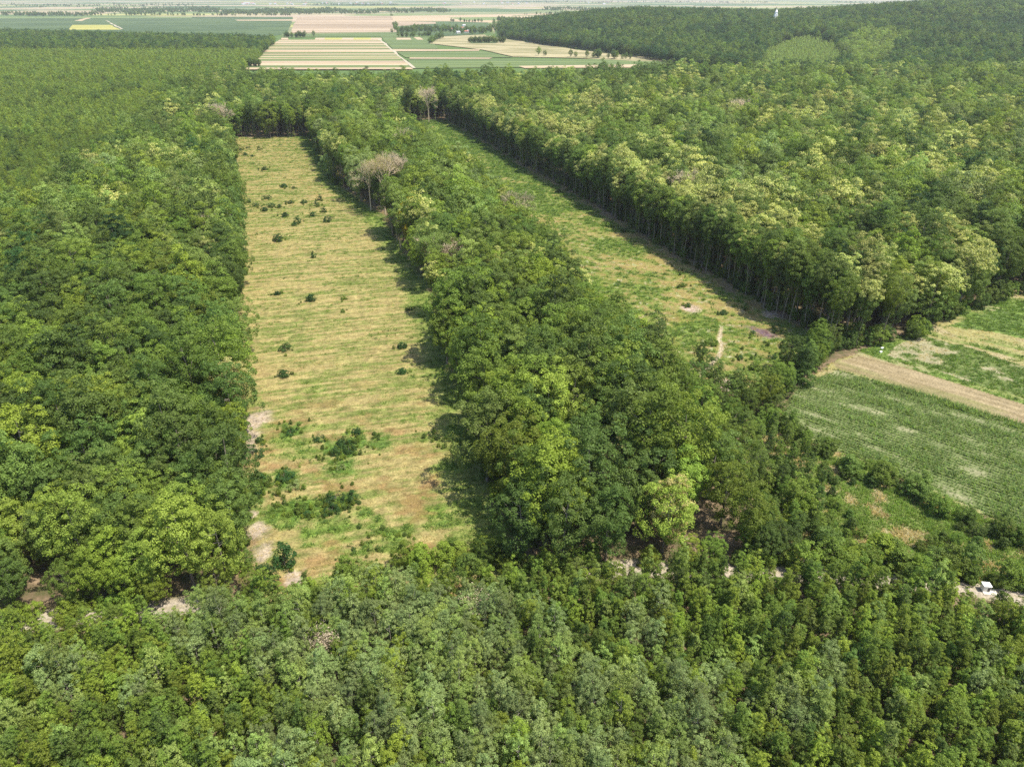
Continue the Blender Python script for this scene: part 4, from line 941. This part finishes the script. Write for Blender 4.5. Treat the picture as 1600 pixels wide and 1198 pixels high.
def undergrowth():
    rs = np.random.RandomState(14); x = []; y = []
    for u0, w, ya, yb, n in ((UR1+8, 7, 235, 735, 900), (UL1+3, 3, 125, 640, 900), (UL0-4, 4, 115, 640, 700), (UR0-3, 3, 240, 720, 300)):
        yy = rs.uniform(ya, yb, n); uu = u0+rs.normal(0, w*.6, n); x.append(uu-K*yy); y.append(yy)
    x = np.concatenate(x); y = np.concatenate(y); m = ~inL(x, y) & ~inR(x, y) & (y > ytrack(x)+5) & ~inpoly(x, y, FIELD); x, y = x[m], y[m]
    wx = []; wy = []
    for t in bl:
        k = rs.randint(3, 9); wx.append(t.x+rs.normal(0, 1.5*t.s, k)); wy.append(t.y+rs.normal(0, 1.5*t.s, k))
    for qx, qy, q, n in ((540, 705, 7, 60), (400, 770, 6, 60), (530, 788, 5, 35), (462, 797, 5, 30), (452, 672, 4, 25), (700, 690, 9, 20), (600, 850, 9, 30), (1190, 540, 8, 20), (1080, 420, 9, 25), (870, 265, 14, 30)):
        gx, gy = gp(qx, qy); wx.append(gx+rs.normal(0, q*.6, n)); wy.append(gy+rs.normal(0, q*.6, n))
    wx = np.concatenate(wx); wy = np.concatenate(wy); nw = len(wx); x = np.concatenate([x, wx]); y = np.concatenate([y, wy])
    pr = [fullobj(P0['hedge'][i], [LM[s], BLOOM], "t") for i, s in ((0, 'green'), (1, 'bright'), (2, 'dark'), (3, 'green'))]
    s = rs.uniform(.25, .75, len(x)); s[-nw:] = rs.uniform(.08, .24, nw); gn_scatter("undergrowth", np.column_stack([x, y]), x*0, rs.randint(0, 4, len(x)), np.column_stack([x*0, x*0, rs.uniform(0, 6, len(x))]), np.column_stack([s, s, s*rs.uniform(.8, 1.5, len(x))]), pr, "undergrowth along the forest edges")
undergrowth()

# ------------------------------------------------------------------ built things
def boxes(name, L, mat, parent=None, bev=0):
    import bmesh
    bm = bmesh.new()
    for (cx, cy_, cz, sx, sy, sz_) in L:
        r = bmesh.ops.create_cube(bm, size=1); 
        for v in r['verts']: v.co = Vector((cx+v.co.x*sx, cy_+v.co.y*sy, cz+v.co.z*sz_))
    if bev: bmesh.ops.bevel(bm, geom=bm.edges[:], offset=bev, segments=2, affect='EDGES')
    me = bpy.data.meshes.new(name); bm.to_mesh(me); bm.free(); me.materials.append(mat); return obj(name, me, parent)
WHITE = plainmat("white_paint", (.82, .82, .80), .5, .05); DARK = plainmat("dark_opening", (.03, .035, .045), .3, .1); CONC = plainmat("pale_concrete", (.62, .58, .50), .9, .12)
PLAST = plainmat("white_plaster", (.75, .73, .68), .9, .08); ROOF = plainmat("red_roof_tile", (.33, .13, .08), .8, .2); ROOFG = plainmat("grey_roof", (.4, .4, .42), .6, .15)
x, y = gp(1538, 922)
e = empty("utility_cabinet", (x, y, .03), -.12, (.85, .85, .85))
boxes("slab", [(.9, -.5, .08, 3.4, 2.0, .2)], CONC, e, .03)
boxes("cabinet_body", [(0, 0, 1.05, 1.7, 1.5, 1.7)], WHITE, e, .04)
boxes("cabinet_roof", [(0, 0, 1.96, 1.95, 1.75, .12)], WHITE, e, .03)
boxes("door", [(.45, -.765, .95, .6, .04, 1.2)], DARK, e, .01)
tag(e, "white cabinet on a pale concrete slab beside the dirt track", "cabinet")
for k, (px, py, lab) in enumerate(((1378, 545, "white box in dry grass at the field corner, the farther one"), (1376, 551, "white box in dry grass at the field corner, the nearer one"))):
    x, y = gp(px, py); e = empty("white_box", (x, y, .03), .2+k*.2, (.7, .7, .7))
    boxes("box_body", [(0, 0, .35, 1.3, .7, .6)], WHITE, e, .03); boxes("lid", [(0, 0, .70, 1.42, .82, .1)], WHITE, e, .02)
    tag(e, lab, "box", "white boxes at the field corner")
def ygable(w, d, h, rh):
    V = [(-w/2-.3, -d/2-.3, h), (w/2+.3, -d/2-.3, h), (w/2+.3, d/2+.3, h), (-w/2-.3, d/2+.3, h), (-w/2-.3, 0, h+rh), (w/2+.3, 0, h+rh)]
    Q = [(0, 1, 5, 4), (2, 3, 4, 5), (0, 3, 2, 1)]; Tq = [(0, 4, 3), (1, 2, 5)]
    return np.array(V), [np.array(Q), np.array(Tq)]
def house(px, py, w, d, h, rz, look, roof=ROOF, cat="house", group="houses of the far villages"):
    x, y = gp(px, py); z = float(terrain(x, y)); e = empty(cat, (x, y, z), rz)
    boxes("wall", [(0, 0, h/2-.3, w, d, h+.6)], PLAST, e); V, Q = ygable(w, d, h+.003, d*.32); obj("roof", mesh_np("roof", V, Q, [roof]), e)
    boxes("window", [(sx*w*.27, -d/2-.02, h*.6, w*.14, .08, h*.3) for sx in (-1, 0, 1)], DARK, e)
    tag(e, look, "house", group)
rh = np.random.RandomState(5)
def place_word(i, n, px): return '%s from the left' % ordn(i) if i else 'leftmost'
ham = sorted([(722, 46), (729, 52), (733, 51), (742, 50), (716, 53), (705, 48), (725, 42), (790, 44), (800, 40), (808, 43), (815, 46)])
for i, (px, py) in enumerate(ham): house(px, py, 12, 9, 4.5, rh.uniform(-.6, .6), "white house among trees in the nearer hamlet, "+place_word(i, 11, px), [ROOF, ROOFG][i % 2], group="houses of the nearer hamlet")
far = sorted([(rh.uniform(362, 480), rh.uniform(6, 8.5)) for k in range(16)]+[(rh.uniform(500, 620), rh.uniform(5, 8)) for k in range(14)]+[(rh.uniform(690, 960), rh.uniform(3.5, 8)) for k in range(16)])
for i, (px, py) in enumerate(far): house(px, py, rh.uniform(16, 55) if px < 440 else rh.uniform(14, 28), 14, rh.uniform(6, 10), rh.uniform(-.4, .4), "pale building in the town on the far plain, %s from left" % ordn(i), [ROOFG, ROOF][i % 3 == 0], group="buildings of the far town")
# white tower rising out of the hill forest
tx, ty = .3297*1950, 1950.0; tz = float(terrain(tx, ty))
e = empty("tower", (tx, ty, tz), .2)
boxes("tower_shaft", [(0, 0, 14, 7, 7, 29)], WHITE, e, .1); boxes("upper_stage", [(0, 0, 31, 5.2, 5.2, 5)], WHITE, e, .1)
V, Q = tube([(0, 0, 33.5), (0, 0, 35.5), (0, 0, 40)], [3.6, 2.6, .15], 8); obj("spire", mesh_np("spire", V, [Q], [WHITE]), e)
boxes("window", [(0, -3.53, 22, 1.4, .1, 3), (0, -3.53, 27, 1.4, .1, 2)], DARK, e)
tag(e, "white tower standing out of the forest on the hill", "tower")

# ------------------------------------------------------------------ haze
hz, nt, out = newmat("haze_air")
pv = nt.nodes.new("ShaderNodeVolumePrincipled"); pv.inputs['Color'].default_value = (.88, .92, 1.0, 1); pv.inputs['Density'].default_value = 5.2e-5; pv.inputs['Density Attribute'].default_value = ""; pv.inputs['Anisotropy'].default_value = .2
nt.links.new(pv.outputs[0], out.inputs['Volume'])
tag(boxes("haze", [(0, 20500, 125, 54000, 43000, 252.4)], hz), "thin pale haze over the whole land", kind="stuff")
